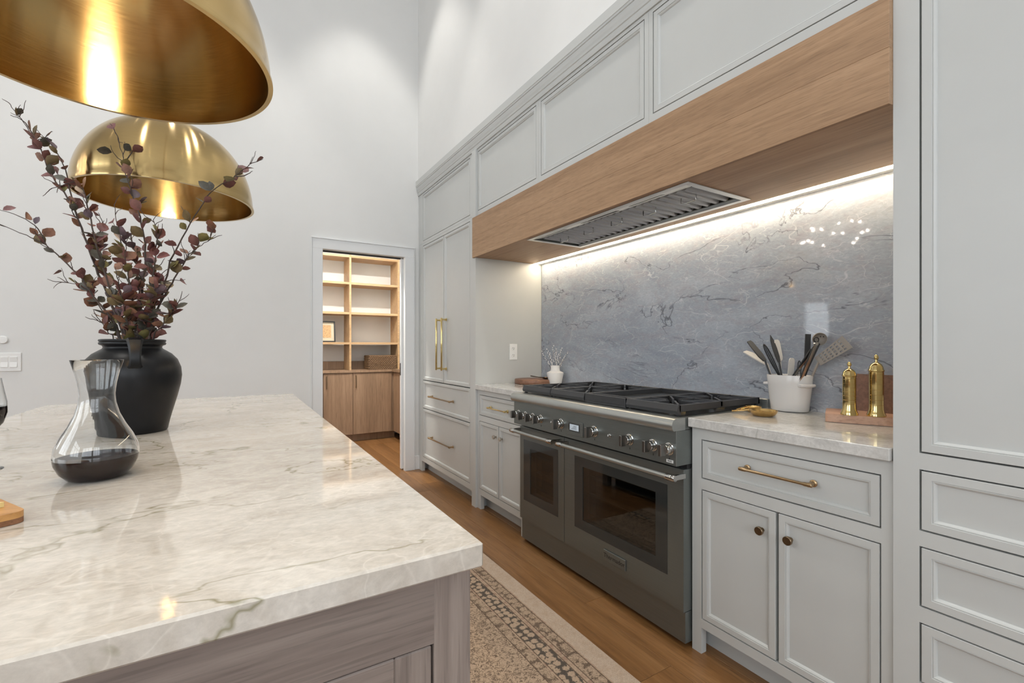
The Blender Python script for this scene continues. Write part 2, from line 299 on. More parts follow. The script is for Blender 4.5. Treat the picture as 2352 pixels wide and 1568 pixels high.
# ------------------------------------------------------------------ mesh builder
class MB:
    def __init__(s): s.v = []; s.f = []
    def add(s, vs, fs):
        k = len(s.v); s.v += [tuple(p) for p in vs]; s.f += [tuple(i + k for i in f) for f in fs]; return s
    def box(s, x0, x1, y0, y1, z0, z1, bev=0.0):
        if x0 > x1: x0, x1 = x1, x0
        if y0 > y1: y0, y1 = y1, y0
        if z0 > z1: z0, z1 = z1, z0
        b = min(bev, (x1 - x0) * .45, (y1 - y0) * .45, (z1 - z0) * .45)
        if b <= 0:
            return s.add([(x0, y0, z0), (x1, y0, z0), (x1, y1, z0), (x0, y1, z0), (x0, y0, z1), (x1, y0, z1), (x1, y1, z1), (x0, y1, z1)],
                         [(3, 2, 1, 0), (4, 5, 6, 7), (0, 1, 5, 4), (1, 2, 6, 5), (2, 3, 7, 6), (3, 0, 4, 7)])
        xs, ys, zs = (x0, x1), (y0, y1), (z0, z1); V = []; idx = {}
        for i in (0, 1):
            for j in (0, 1):
                for k in (0, 1):
                    x, y, z = xs[i], ys[j], zs[k]; sx, sy, sz = (1 - 2 * i) * b, (1 - 2 * j) * b, (1 - 2 * k) * b
                    for a, p in enumerate(((x, y + sy, z + sz), (x + sx, y, z + sz), (x + sx, y + sy, z))):
                        idx[i, j, k, a] = len(V); V.append(p)
        F = []
        for i in (0, 1):
            F.append([idx[i, 0, 0, 0], idx[i, 1, 0, 0], idx[i, 1, 1, 0], idx[i, 0, 1, 0]])
            F.append([idx[0, i, 0, 1], idx[1, i, 0, 1], idx[1, i, 1, 1], idx[0, i, 1, 1]])
            F.append([idx[0, 0, i, 2], idx[1, 0, i, 2], idx[1, 1, i, 2], idx[0, 1, i, 2]])
            for j in (0, 1):
                F.append([idx[i, j, 0, 0], idx[i, j, 1, 0], idx[i, j, 1, 1], idx[i, j, 0, 1]])
                F.append([idx[i, 0, j, 0], idx[i, 1, j, 0], idx[i, 1, j, 2], idx[i, 0, j, 2]])
                F.append([idx[0, i, j, 1], idx[1, i, j, 1], idx[1, i, j, 2], idx[0, i, j, 2]])
                for k in (0, 1): F.append([idx[i, j, k, 0], idx[i, j, k, 1], idx[i, j, k, 2]])
        return s.add(V, F)
    def prism(s, poly, axis, a0, a1):
        n = len(poly); V = []
        for a in (a0, a1):
            for p, q in poly: V.append({'X': (a, p, q), 'Y': (p, a, q), 'Z': (p, q, a)}[axis])
        return s.add(V, [tuple(range(n))[::-1], tuple(range(n, 2 * n))] + [(i, (i + 1) % n, n + (i + 1) % n, n + i) for i in range(n)])
    def lathe(s, prof, c=(0, 0, 0), n=32, sx=1.0, sy=1.0, mtx=None):
        V = []; F = []; m = len(prof)
        for i in range(n):
            a = 2 * math.pi * i / n; ca, sa = math.cos(a), math.sin(a)
            for r, z in prof:
                p = Vector((r * ca * sx, r * sa * sy, z))
                if mtx is not None: p = mtx @ p
                V.append((p[0] + c[0], p[1] + c[1], p[2] + c[2]))
        for i in range(n):
            j = (i + 1) % n
            for k in range(m - 1):
                a_, b_, c_, d_ = i * m + k, j * m + k, j * m + k + 1, i * m + k + 1
                if prof[k][0] < 1e-6: F.append((a_, c_, d_))
                elif prof[k + 1][0] < 1e-6: F.append((a_, b_, c_))
                else: F.append((a_, b_, c_, d_))
        return s.add(V, F)
    def tube(s, pts, rad, n=8, cap=True, flat=1.0):
        pts = [Vector(p) for p in pts]; m = len(pts)
        if not hasattr(rad, '__len__'): rad = [rad] * m
        V = []; F = []; up = None
        for i, p in enumerate(pts):
            t = (pts[min(i + 1, m - 1)] - pts[max(i - 1, 0)])
            t = t.normalized() if t.length > 1e-9 else Vector((0, 0, 1))
            if up is None: up = Vector((0, 0, 1)) if abs(t.z) < 0.9 else Vector((1, 0, 0))
            a = t.cross(up)
            if a.length < 1e-6: a = t.cross(Vector((0.3, 1, 0.2)))
            a.normalize(); b = a.cross(t).normalized(); up = b
            for k in range(n):
                q = 2 * math.pi * k / n
                V.append(p + a * math.cos(q) * rad[i] + b * math.sin(q) * rad[i] * flat)
        for i in range(m - 1):
            for k in range(n): F.append((i * n + k, i * n + (k + 1) % n, (i + 1) * n + (k + 1) % n, (i + 1) * n + k))
        if cap: F.append(tuple(range(n))[::-1]); F.append(tuple(range((m - 1) * n, m * n)))
        return s.add(V, F)
    def ball(s, c, r, n=12, m=8, sc=(1, 1, 1), mtx=None):
        prof = [(r * math.sin(math.pi * i / m), -r * math.cos(math.pi * i / m)) for i in range(m + 1)]
        mm = Matrix.Diagonal(Vector(sc)).to_4x4()
        if mtx is not None: mm = mtx @ mm
        prof[0] = (0, prof[0][1]); prof[-1] = (0, prof[-1][1])
        return s.lathe(prof, c, n, mtx=mm)
    def xf(s, mtx):
        s.v = [tuple(mtx @ Vector(p)) for p in s.v]; return s
    def mesh(s, name, off=(0, 0, 0), smooth=True, ang=35):
        me = bpy.data.meshes.new(name)
        me.from_pydata([(p[0] - off[0], p[1] - off[1], p[2] - off[2]) for p in s.v], [], s.f)
        bm = bmesh.new(); bm.from_mesh(me)
        bmesh.ops.remove_doubles(bm, verts=bm.verts, dist=1e-6)
        bmesh.ops.recalc_face_normals(bm, faces=bm.faces); bm.to_mesh(me); bm.free()
        if smooth:
            me.polygons.foreach_set('use_smooth', [True] * len(me.polygons)); me.set_sharp_from_angle(angle=R(ang))
        me.update(); return me
def wloc(o):
    p = Vector((0, 0, 0))
    while o is not None: p += o.location; o = o.parent
    return p
def build(name, mb, m, parent=None, label=None, off=None, smooth=True, ang=35):
    base = wloc(parent) if parent else Vector(off or (0, 0, 0))
    o = bpy.data.objects.new(name, mb.mesh(name, base, smooth, ang)); COL.objects.link(o)
    o.data.materials.append(M[m] if isinstance(m, str) else m)
    if parent: o.parent = parent
    else: o.location = base
    if label: o['label'] = label
    return o
def tag(o, label, cat, group=None, kind=None):
    o['label'] = label
    if cat: o['category'] = cat
    if group: o['group'] = group
    if kind: o['kind'] = kind
    return o
def thing(name, label, cat, loc=(0, 0, 0), group=None):
    o = bpy.data.objects.new(name, None); o.empty_display_size = 0.05; COL.objects.link(o); o.location = loc
    return tag(o, label, cat, group)
def one(name, mb, m, label, cat, off=(0, 0, 0), group=None, **k):
    return tag(build(name, mb, m, None, off=off, **k), label, cat, group)
def struct(name, mb, m, label, off=(0, 0, 0)):
    o = build(name, mb, m, None, off=off, smooth=False); o['kind'] = 'structure'; o['label'] = label; return o
def text_mesh(name, s, size, m, parent, mtx, align='CENTER', extr=0.0004):
    cu = bpy.data.curves.new(name, 'FONT'); cu.body = s; cu.size = size; cu.align_x = align; cu.align_y = 'CENTER'; cu.extrude = extr
    tmp = bpy.data.objects.new(name, cu); COL.objects.link(tmp)
    dg = bpy.context.evaluated_depsgraph_get(); me = bpy.data.meshes.new_from_object(tmp.evaluated_get(dg))
    bpy.data.objects.remove(tmp, do_unlink=True)
    me.transform(Matrix.Translation(-wloc(parent)) @ mtx)
    o = bpy.data.objects.new(name, me); COL.objects.link(o); me.materials.clear(); me.materials.append(M[m]); o.parent = parent; return o

# ------------------------------------------------------------------ room shell
CT = 0.928; TH = 0.036
DX0, DX1, DZ = 0.685, 1.435, 2.083              # pantry doorway
fl = MB().box(ROOM_L - .2, 2.35, ROOM_B - .2, 6.9, -0.12, -0.012)
floor = struct('floor', fl, 'floor_oak', 'warm oak plank floor')
PW = 0.187
pm = {}
x = ROOM_L; row = 0
while x < 2.19:
    y = ROOM_B - random.uniform(0, 1.8)
    yend = 6.6 if x + PW > 0.5 else FARW
    while y < yend:
        L = random.choice((1.9, 2.2, 2.5)); y0 = max(y, ROOM_B); y1 = min(y + L, yend)
        if y1 - y0 > 0.05:
            key = (round(y1 - y0, 2))
            xw = min(PW, 2.19 - x)
            me = MB().box(0.0006, xw - 0.0006, 0.0006, y1 - y0 - 0.0006, -0.012, 0.0, 0.0012).mesh('plank', smooth=False)
            me.materials.append(M['floor_oak'])
            o = bpy.data.objects.new('plank', me); COL.objects.link(o); o.location = (x, y0, 0); o.parent = floor
        y += L
    x += PW; row += 1
def wall_with_holes(axis, c0, c1, a0, a1, z0, z1, holes):
    mb = MB(); A = sorted({a0, a1, *[h[0] for h in holes], *[h[1] for h in holes]}); ZZ = sorted({z0, z1, *[h[2] for h in holes], *[h[3] for h in holes]})
    for i in range(len(A) - 1):
        for j in range(len(ZZ) - 1):
            ca, cz = (A[i] + A[i + 1]) / 2, (ZZ[j] + ZZ[j + 1]) / 2
            if any(h[0] < ca < h[1] and h[2] < cz < h[3] for h in holes): continue
            if axis == 'Y': mb.box(A[i], A[i + 1], c0, c1, ZZ[j], ZZ[j + 1])
            else: mb.box(c0, c1, A[i], A[i + 1], ZZ[j], ZZ[j + 1])
    return mb
struct('wall_far', wall_with_holes('Y', FARW, FARW + .12, ROOM_L - .15, BACKX + .12, 0, CEIL, [(DX0 - .012, DX1 + .012, 0, DZ + .012)]), 'wall_paint', 'tall white far wall with the pantry doorway')
rw = MB().box(BACKX, BACKX + .12, ROOM_B, 6.9, 0, CEIL); rw.box(1.572, BACKX, -.75, FARW, 2.8425, CEIL); rw.box(BACKX - .6, BACKX, ROOM_B, -.75, 0, CEIL)
struct('wall_right', rw, 'wall_paint', 'white wall above the grey cabinets')
struct('wall_left', wall_with_holes('X', ROOM_L - .15, ROOM_L, ROOM_B, FARW, 0, CEIL, [h[1:] for h in WINS if h[0] == 'L']), 'wall_paint', 'white window wall on the left')
struct('wall_back', wall_with_holes('Y', ROOM_B - .15, ROOM_B, ROOM_L - .15, BACKX + .12, 0, CEIL, [h[1:] for h in WINS if h[0] == 'B']), 'wall_paint', 'white window wall behind')
struct('ceiling', MB().box(ROOM_L - .15, BACKX + .12, ROOM_B - .15, FARW + .12, CEIL, CEIL + .1), 'ceiling_paint', 'high white ceiling')
for i, (wl, a0, a1, z0, z1) in enumerate(WINS):
    root = bpy.data.objects.new('window_%d' % (i + 1), None); COL.objects.link(root); root['kind'] = 'structure'; root['label'] = 'white framed window'
    fm = MB(); gm = MB(); nb = 3 if a1 - a0 > 1.5 else 1
    def bx(mb, p0, p1, q0, q1, d0, d1):
        if wl == 'B': mb.box(p0, p1, ROOM_B - d1, ROOM_B - d0, q0, q1)
        else: mb.box(ROOM_L - d1, ROOM_L - d0, p0, p1, q0, q1)
    t = .05
    bx(fm, a0, a0 + t, z0, z1, .03, .10); bx(fm, a1 - t, a1, z0, z1, .03, .10); bx(fm, a0, a1, z0, z0 + t, .03, .10); bx(fm, a0, a1, z1 - t, z1, .03, .10)
    for k in range(1, nb):
        c = a0 + (a1 - a0) * k / nb; bx(fm, c - t / 2, c + t / 2, z0, z1, .03, .10)
    if nb > 1: bx(fm, a0, a1, z0 + (z1 - z0) * .7 - .02, z0 + (z1 - z0) * .7 + .02, .03, .10)
    bx(gm, a0, a1, z0, z1, .06, .066)
    build('window_frame', fm, 'trim_paint', root, smooth=False); build('pane', gm, 'window_glass', root, smooth=False)
# pantry room shell
struct('wall_pantry', MB().box(.35, 2.2, 6.42, 6.54, 0, 2.9).box(.23, .35, FARW + .12, 6.54, 0, 2.9), 'wall_paint', 'white pantry wall behind the shelves')
struct('ceiling_pantry', MB().box(.23, 2.2, FARW + .12, 6.54, 2.9, 3.0), 'ceiling_paint', 'pantry ceiling')
# door casing (trim), jambs, pocket door
dt = MB()
cw = .088
for (a, b, c, d) in ((DX0 - cw, DX0, 0, DZ), (DX1, DX1 + cw, 0, DZ)): dt.box(a, b, FARW - .018, FARW, c, d, .002)
dt.box(DX0 - cw, DX1 + cw, FARW - .018, FARW, DZ, DZ + cw, .002)
dt.box(DX0 - cw - .006, DX1 + cw + .006, FARW - .024, FARW, DZ + cw, DZ + cw + .012, .002)
dt.box(DX0 - cw - .006, DX0 - cw, FARW - .024, FARW, 0, DZ + cw, .002); dt.box(DX1 + cw, DX1 + cw + .006, FARW - .024, FARW, 0, DZ + cw, .002)
struct('trim_1', dt, 'trim_paint', 'white casing round the pantry doorway')
jb = MB().box(DX0 - .012, DX0, FARW, FARW + .12, 0, DZ).box(DX0 - .012, DX1 + .012, FARW, FARW + .12, DZ, DZ + .012).box(DX1, DX1 + .012, FARW, FARW + .038, 0, DZ).box(DX1, DX1 + .012, FARW + .082, FARW + .12, 0, DZ)
struct('trim_2', jb, 'trim_paint', 'white jamb lining of the pantry doorway')
droot = bpy.data.objects.new('door_1', None); COL.objects.link(droot); droot['kind'] = 'structure'; droot['label'] = 'white pocket door slid into the wall of the pantry doorway'
build('door_panel', MB().box(DX1 - .022, DX1 + .60, FARW + .044, FARW + .078, .012, DZ - .01, .002), 'trim_paint', droot, smooth=False)
build('edge_pull', MB().box(DX1 - .0235, DX1 - .02, FARW + .050, FARW + .072, .93, 1.05), 'dark_slot', droot, smooth=False)
build('door_track', MB().box(DX0, DX1 - .024, FARW + .045, FARW + .075, DZ - .012, DZ), 'dark_slot', droot, smooth=False)
struct('baseboard_far', MB().box(DX1 + cw + .006, 1.60, FARW - .015, FARW, 0, .135, .002).box(ROOM_L, DX0 - cw - .006, FARW - .015, FARW, 0, .135, .002), 'trim_paint', 'white baseboard of the far wall')

# ------------------------------------------------------------------ cabinetry helpers (fronts face -X)
FX = 1.58; GAP = .0042
def door_mb(y0, y1, z0, z1, xf=FX, border=.021, t=.02):
    mb = MB(); loops = [(0.0, .0012), (.0012, 0), (border, 0), (border + .0012, .0028), (border + .0034, .0018), (border + .0062, .0034), (border + .0088, .0072), (border + .0098, .0105)]
    V = []; F = []
    for ins, d in loops:
        V += [(xf + d, y0 + ins, z0 + ins), (xf + d, y1 - ins, z0 + ins), (xf + d, y1 - ins, z1 - ins), (xf + d, y0 + ins, z1 - ins)]
    n = len(loops)
    for k in range(n - 1):
        for i in range(4): F.append((k * 4 + i, k * 4 + (i + 1) % 4, k * 4 + 4 + (i + 1) % 4, k * 4 + 4 + i))
    F.append(tuple((n - 1) * 4 + i for i in range(4)))
    k = len(V); V += [(xf + t, y0, z0), (xf + t, y1, z0), (xf + t, y1, z1), (xf + t, y0, z1)]
    for i in range(4): F.append((k + i, k + (i + 1) % 4, (i + 1) % 4, i))
    F.append((k + 3, k + 2, k + 1, k))
    return mb.add(V, F)
def front(name, root, y0, y1, z0, z1, xf=FX, border=.021):
    return build(name, door_mb(y0 + GAP, y1 - GAP, z0 + GAP, z1 - GAP, xf, border), 'cabinet_paint', root, ang=28)
def frame(root, y0, y1, z0, z1, holes, xf=FX, feet=None, back=2.15, t=.022):
    mb = wall_with_holes('X', xf, xf + t, y0, y1, z0, z1, holes)
    if feet:
        for a, b in feet: mb.box(xf, xf + .03, a, b, 0, z0)
    build('face_frame', mb, 'cabinet_paint', root, smooth=False)
    build('carcass', MB().box(xf + t + .001, back, y0 + .001, y1 - .001, z0, z1), 'cabinet_dark', root, smooth=False)
    if feet:
        build('toe_kick', MB().box(xf + .075, xf + .09, y0, y1, 0, z0), 'cabinet_paint', root, smooth=False)
def pull(root, y0, y1, z, xf=FX, out=.032, r=.0055, m='brass_pull', name='handle'):
    mb = MB()
    for y in (y0, y1):
        mb.tube([(xf, y, z), (xf - .004, y, z), (xf - .006, y, z), (xf - out * .7, y, z), (xf - out, y, z)], [.0115, .0115, .0075, .0062, .0075], 14)
    e = .012
    mb.tube([(xf - out, y0 - e, z), (xf - out, y0 - e + .002, z), (xf - out, y0 + e, z), (xf - out, y0 + e + .004, z), (xf - out, y1 - e - .004, z), (xf - out, y1 - e, z), (xf - out, y1 + e - .002, z), (xf - out, y1 + e, z)],
            [r * .9, r * 1.15, r * 1.15, r * .85, r * .85, r * 1.15, r * 1.15, r * .9], 12)
    return build(name, mb, m, root)
def vpull(root, y, z0, z1, xf=FX, out=.045, r=.008, m='brass_polished'):
    mb = MB()
    for z in (z0, z1):
        mb.tube([(xf, y, z), (xf - .005, y, z), (xf - .008, y, z), (xf - out, y, z)], [.0135, .0135, .008, .0075], 14)
    mb.tube([(xf - out, y, z0 - .014), (xf - out, y, z0 - .011), (xf - out, y, z1 + .011), (xf - out, y, z1 + .014)], [r * .8, r, r, r * .8], 14)
    return build('handle', mb, m, root)
def knob(root, y, z, xf=FX, m='bronze_knob'):
    mb = MB().tube([(xf, y, z), (xf - .003, y, z), (xf - .004, y, z), (xf - .014, y, z), (xf - .016, y, z), (xf - .024, y, z), (xf - .0255, y, z)], [.008, .008, .0055, .0055, .0145, .0145, .0132], 20)
    k = build('knob', mb, m, root)
    return k

# refrigerator column
YP0, YP1 = 3.105, 3.172            # proud end panel beside the range niche
rf = thing('panelled_refrigerator', 'tall grey panelled refrigerator with paired brass handles and two lower drawers', 'refrigerator', (FX, 3.75, 0))
frame(rf, YP1, 4.385, .10, 2.212, [(3.235, 4.275, .145, 2.188)], feet=[(4.30, 4.385)])
for a, b, hy in ((3.235, 3.757, 3.70), (3.757, 4.275, 3.82)):
    d = front('door', rf, a, b, .889, 2.188)
    vpull(d, hy, 1.02, 1.445)
for z0, z1, hz in ((.617, .889, .752), (.145, .617, .372)):
    d = front('drawer', rf, 3.235, 4.275, z0, z1)
    pull(d, 3.555, 4.02, hz, m='brass_pull', r=.0075, out=.038)
# upper cabinets
def upper(y0, y1, a, b, label, zt=2.70, zb=2.185):
    u = thing('upper_cabinet', label, 'cabinet', (FX, (y0 + y1) / 2, zb), 'upper cabinets under the crown')
    frame(u, y0, y1, zb, zt, [(a, b, 2.234, 2.682)], back=2.15)
    front('door', u, a, b, 2.234, 2.682)
upper(YP1, 4.385, 3.235, 4.275, 'grey upper cabinet above the refrigerator', zb=2.213)
upper(2.297, YP0, 2.322, 3.112 - .01, 'grey upper cabinet over the hood, beside the refrigerator')
upper(1.435, 2.296, 1.460, 2.272, 'grey upper cabinet over the middle of the oak hood')
upper(.546, 1.434, .580, 1.412, 'grey upper cabinet over the near end of the oak hood')
one('cabinet_end_panel', MB().box(1.562, 2.165, YP0, YP1 - .001, 0, 2.70, .001), 'cabinet_paint', 'tall grey end panel between refrigerator and cooking niche', 'panel', smooth=False)
# crown
cp = [(1.579, 2.700), (1.572, 2.700), (1.570, 2.706), (1.5685, 2.712), (1.5685, 2.728), (1.564, 2.731), (1.5625, 2.742), (1.5585, 2.752), (1.556, 2.766), (1.556, 2.778), (1.5515, 2.780), (1.5515, 2.790), (1.548, 2.793), (1.548, 2.842), (1.579, 2.842)]
cr = MB().prism(cp, 'Y', -.75, 4.388); cr.box(1.579, 2.19, -.75, 4.388, 2.701, 2.825)
struct('trim_3', cr, 'cabinet_paint', 'stepped grey crown moulding above the upper cabinets')
# base cabinets
lb = thing('base_cabinet', 'small grey base cabinet left of the range', 'cabinet', (FX, 2.78, 0), 'base cabinets beside the range')
frame(lb, 2.452, YP0 - .001, .106, .891, [(2.49, 3.076, .700, .854), (2.49, 3.076, .150, .658)], feet=[(3.055, YP0 - .001), (2.452, 2.492)])
d = front('drawer', lb, 2.49, 3.076, .700, .854); pull(d, 2.66, 2.895, .775, r=.005, out=.028, m='brass_polished')
d = front('door', lb, 2.786, 3.076, .150, .658); knob(d, 2.822, .578, m='nickel')
d = front('door', lb, 2.49, 2.784, .150, .658); knob(d, 2.735, .578, m='nickel')
rb = thing('base_cabinet', 'wide grey base cabinet right of the range with bronze knobs', 'cabinet', (FX, .88, 0), 'base cabinets beside the range')
frame(rb, .549, 1.208, .103, .891, [(.577, 1.166, .692, .846), (.577, 1.166, .138, .650)], feet=[(1.166, 1.208), (.549, .577)])
d = front('drawer', rb, .577, 1.166, .692, .846); pull(d, .755, .975, .776, r=.0058, out=.034)
d = front('door', rb, .872, 1.166, .138, .650); knob(d, .922, .572)
d = front('door', rb, .577, .870, .138, .650); knob(d, .826, .572)
# tall cabinet on the right
tc_ = thing('tall_cabinet', 'tall grey cabinet with large door over a stack of drawers', 'cabinet', (1.568, .15, 0))
XT = 1.568; A0, A1 = -.22, .488
dr = [(.720, .8835), (.5175, .679), (.315, .476), (.112, .273)]
frame(tc_, -.75, .545, .06, 2.70, [(A0, A1, .927, 2.66)] + [(A0, A1, a, b) for a, b in dr], xf=XT, feet=[(.48, .545)])
front('door', tc_, A0, A1, .927, 2.66, XT)
for a, b in dr: front('drawer', tc_, A0, A1, a, b, XT)
build('side_panel', MB().box(XT + .022, 2.165, .5435, .5452, 0, 2.70), 'cabinet_paint', tc_, smooth=False)
# countertops and splash
one('countertop', MB().box(1.555, 2.163, 2.440, YP0 - .002, CT - TH, CT, .002), 'counter_quartzite', 'pale grey quartzite countertop left of the range', 'countertop', off=(1.8, 2.8, CT), group='stone worktops', smooth=False)
one('countertop', MB().box(1.555, 2.163, .549, 1.210, CT - TH, CT, .002), 'counter_quartzite', 'pale grey quartzite countertop right of the range', 'countertop', off=(1.8, .9, CT), group='stone worktops', smooth=False)
one('backsplash', MB().box(2.165, 2.195, .549, YP0 - .002, .90, 1.905), 'splash_quartzite', 'tall polished blue-grey stone backsplash slab behind the range', 'backsplash', off=(2.165, 1.8, 1.0), smooth=False)

# ------------------------------------------------------------------ hood
HZ = 1.882; HX = 1.545; HY0, HY1 = .548, 3.128
hd = thing('range_hood', 'long boxed oak range hood spanning the cooking niche', 'hood', (HX, 1.85, HZ))
build('front_board', MB().box(HX, HX + .0165, .5457, HY1, 2.036, 2.180, .0008), 'hood_oak', hd, smooth=False)
build('front_board', MB().box(HX, HX + .0165, .5457, HY1, HZ - .002, 2.0358, .0008), 'hood_oak', hd, smooth=False)
build('end_return', MB().box(HX + .0166, XT + .02, .5457, HY0 - .0001, HZ, 2.178), 'hood_oak', hd, smooth=False)
VX0, VX1, VY0, VY1 = 1.588, 2.000, 1.238, 2.410
und = MB()
for a, b, c, e in ((HX + .0165, VX0, HY0, YP0 - .002), (VX1, 2.084, HY0, YP0 - .002), (VX0, VX1, HY0, VY0), (VX0, VX1, VY1, YP0 - .002)): und.box(a, b, c, e, HZ, HZ + .018)
build('underside', und, 'hood_oak_under', hd, smooth=False)
build('top_panel', MB().box(HX + .023, 2.16, HY0, YP0 - .002, 2.150, 2.18), 'hood_oak_under', hd, smooth=False)
# vent insert
vi = thing('vent_insert', 'stainless vent insert with baffle filters under the oak hood', 'vent hood', (1.8, 1.82, HZ))
fr_ = MB(); e = .016
zf = HZ - .004
for a, b, c, f in ((VX0 - .012, VX0 + e, VY0 - .012, VY1 + .012), (VX1 - e, VX1 + .012, VY0 - .012, VY1 + .012), (VX0 + e, VX1 - e, VY0 - .012, VY0 + e), (VX0 + e, VX1 - e, VY1 - e, VY1 + .012)): fr_.box(a, b, c, f, zf, HZ - .0005, .0008)
build('flange', fr_, 'flange_steel', vi, smooth=False)
build('housing', MB().box(VX0, VX1, VY0, VY0 + .004, HZ, HZ + .13).box(VX0, VX1, VY1 - .004, VY1, HZ, HZ + .13).box(VX0, VX0 + .004, VY0, VY1, HZ, HZ + .13).box(VX1 - .004, VX1, VY0, VY1, HZ, HZ + .13).box(VX0, VX1, VY0, VY1, HZ + .125, HZ + .13), 'steel', vi, smooth=False)
build('control_strip', MB().prism([(VX0 + e, HZ - .003), (VX0 + .085, HZ + .012), (VX0 + .085, HZ + .016), (VX0 + e, HZ + .002)], 'Y', VY0 + e, VY1 - e), 'flange_steel', vi, smooth=False)
def strip_z(x): return HZ - .003 + (x - VX0 - e) * (.015 / (.085 - e)) - .0012
for yc, ln in ((2.20, .19), (1.93, .05), (1.79, .21), (1.50, .20)):
    x0, x1 = VX0 + .036, VX0 + .058
    build('slot', MB().prism([(x0, strip_z(x0)), (x1, strip_z(x1)), (x1, strip_z(x1) + .002), (x0, strip_z(x0) + .002)], 'Y', yc - ln / 2, yc + ln / 2), 'dark_slot' if ln > .2 else 'steel', vi, smooth=False)
NB = 24
for i in range(NB):
    yc = VY0 + .035 + (VY1 - VY0 - .07) * i / (NB - 1); hw = .0150
    prof = [(yc - hw, HZ + .022), (yc - hw * .7, HZ + .010), (yc, HZ + .006), (yc + hw * .7, HZ + .010), (yc + hw, HZ + .022), (yc, HZ + .018)]
    mb = MB(); n = len(prof); xa, xb = VX0 + .088, VX1 - .030
    V = [(xa, p, q) for p, q in prof] + [(xb, p, q) for p, q in prof]
    mb.add(V, [tuple(range(n))[::-1], tuple(range(n, 2 * n))] + [(k, (k + 1) % n, n + (k + 1) % n, n + k) for k in range(n)])
    build('baffle', mb, 'baffle_steel', vi)
build('rear_strip', MB().prism([(VX1 - e, HZ - .003), (VX1 - .034, HZ + .004), (VX1 - .034, HZ + .008), (VX1 - e, HZ + .001)], 'Y', VY0 + e, VY1 - e), 'steel_light', vi, smooth=False)
build('filter_back', MB().box(VX0 + .02, VX1 - .02, VY0 + .02, VY1 - .02, HZ + .030, HZ + .034), 'enamel_black', vi, smooth=False)
for i in range(5):
    yc = VY0 + .13 + (VY1 - VY0 - .26) * i / 4; xc = VX0 + .175
    build('filter_handle', MB().tube([(xc, yc + .04, HZ + .010), (xc, yc + .04, HZ - .014), (xc, yc + .033, HZ - .018), (xc, yc - .033, HZ - .018), (xc, yc - .04, HZ - .014), (xc, yc - .04, HZ + .010)], .0028, 8), 'chrome', vi)
# led strip at the back of the underside
ls = thing('led_strip', 'glowing warm LED strip light along the backsplash under the hood', 'light', (2.10, 1.8, HZ))
build('channel', MB().box(2.085, 2.164, .552, YP0 - .004, HZ + .006, HZ + .012).box(2.1225, 2.164, .552, YP0 - .004, HZ + .0005, HZ + .0058), 'white_plastic', ls, smooth=False)
build('diffuser', MB().box(2.092, 2.122, .553, YP0 - .005, HZ - .001, HZ + .0055), 'led', ls, smooth=False)

# ------------------------------------------------------------------ range
RY0, RY1 = 1.214, 2.437
rg = thing('range', 'wide stainless double-oven gas range with griddle and black grates', 'range', (1.54, 1.825, 0))
build('body', MB().box(1.59, 2.155, RY0 + .004, RY1 - .004, .02, .905), 'steel', rg, smooth=False)
build('deck_support', MB().box(1.546, 1.60, RY0 + .001, RY1 - .001, .879, .8995), 'steel', rg, smooth=False)
build('cooktop_deck', MB().box(1.5455, 2.13, RY0, RY1, .900, .926), 'steel', rg, smooth=False)
bn = [(1.545, .878), (1.545, .927), (1.500, .9275), (1.486, .926), (1.476, .921), (1.4695, .912), (1.467, .902), (1.4675, .892), (1.471, .884), (1.478, .878)]
build('bullnose', MB().prism(bn, 'Y', RY0, RY1), 'steel_light', rg)
cpn = build('control_panel', MB().box(1.492, 1.588, RY0, RY1, .738, .8775, .0015), 'steel', rg, smooth=False)
build('shadow_gap', MB().box(1.56, 1.588, RY0 + .004, RY1 - .004, .720, .738), 'dark_slot', rg, smooth=False)
build('kick_panel', MB().box(1.548, 1.588, RY0 + .002, RY1 - .006, .022, .1465), 'steel', rg, smooth=False)
build('back_rail', MB().box(2.130, 2.158, RY0 + .003, RY1, .90, .966, .0015), 'steel_light', rg, smooth=False)
m_, nt_, b_ = mat('oven_pane')
tr_ = nt_.nodes.new('ShaderNodeBsdfTransparent'); tr_.inputs[0].default_value = (.38, .40, .39, 1)
gl_ = nt_.nodes.new('ShaderNodeBsdfGlossy'); gl_.inputs['Roughness'].default_value = 0.03
mx_ = nt_.nodes.new('ShaderNodeMixShader'); mx_.inputs[0].default_value = 0.10
lk(nt_, tr_.outputs[0], mx_.inputs[1]); lk(nt_, gl_.outputs[0], mx_.inputs[2]); lk(nt_, mx_.outputs[0], nt_.nodes['Material Output'].inputs[0])
XD = 1.536
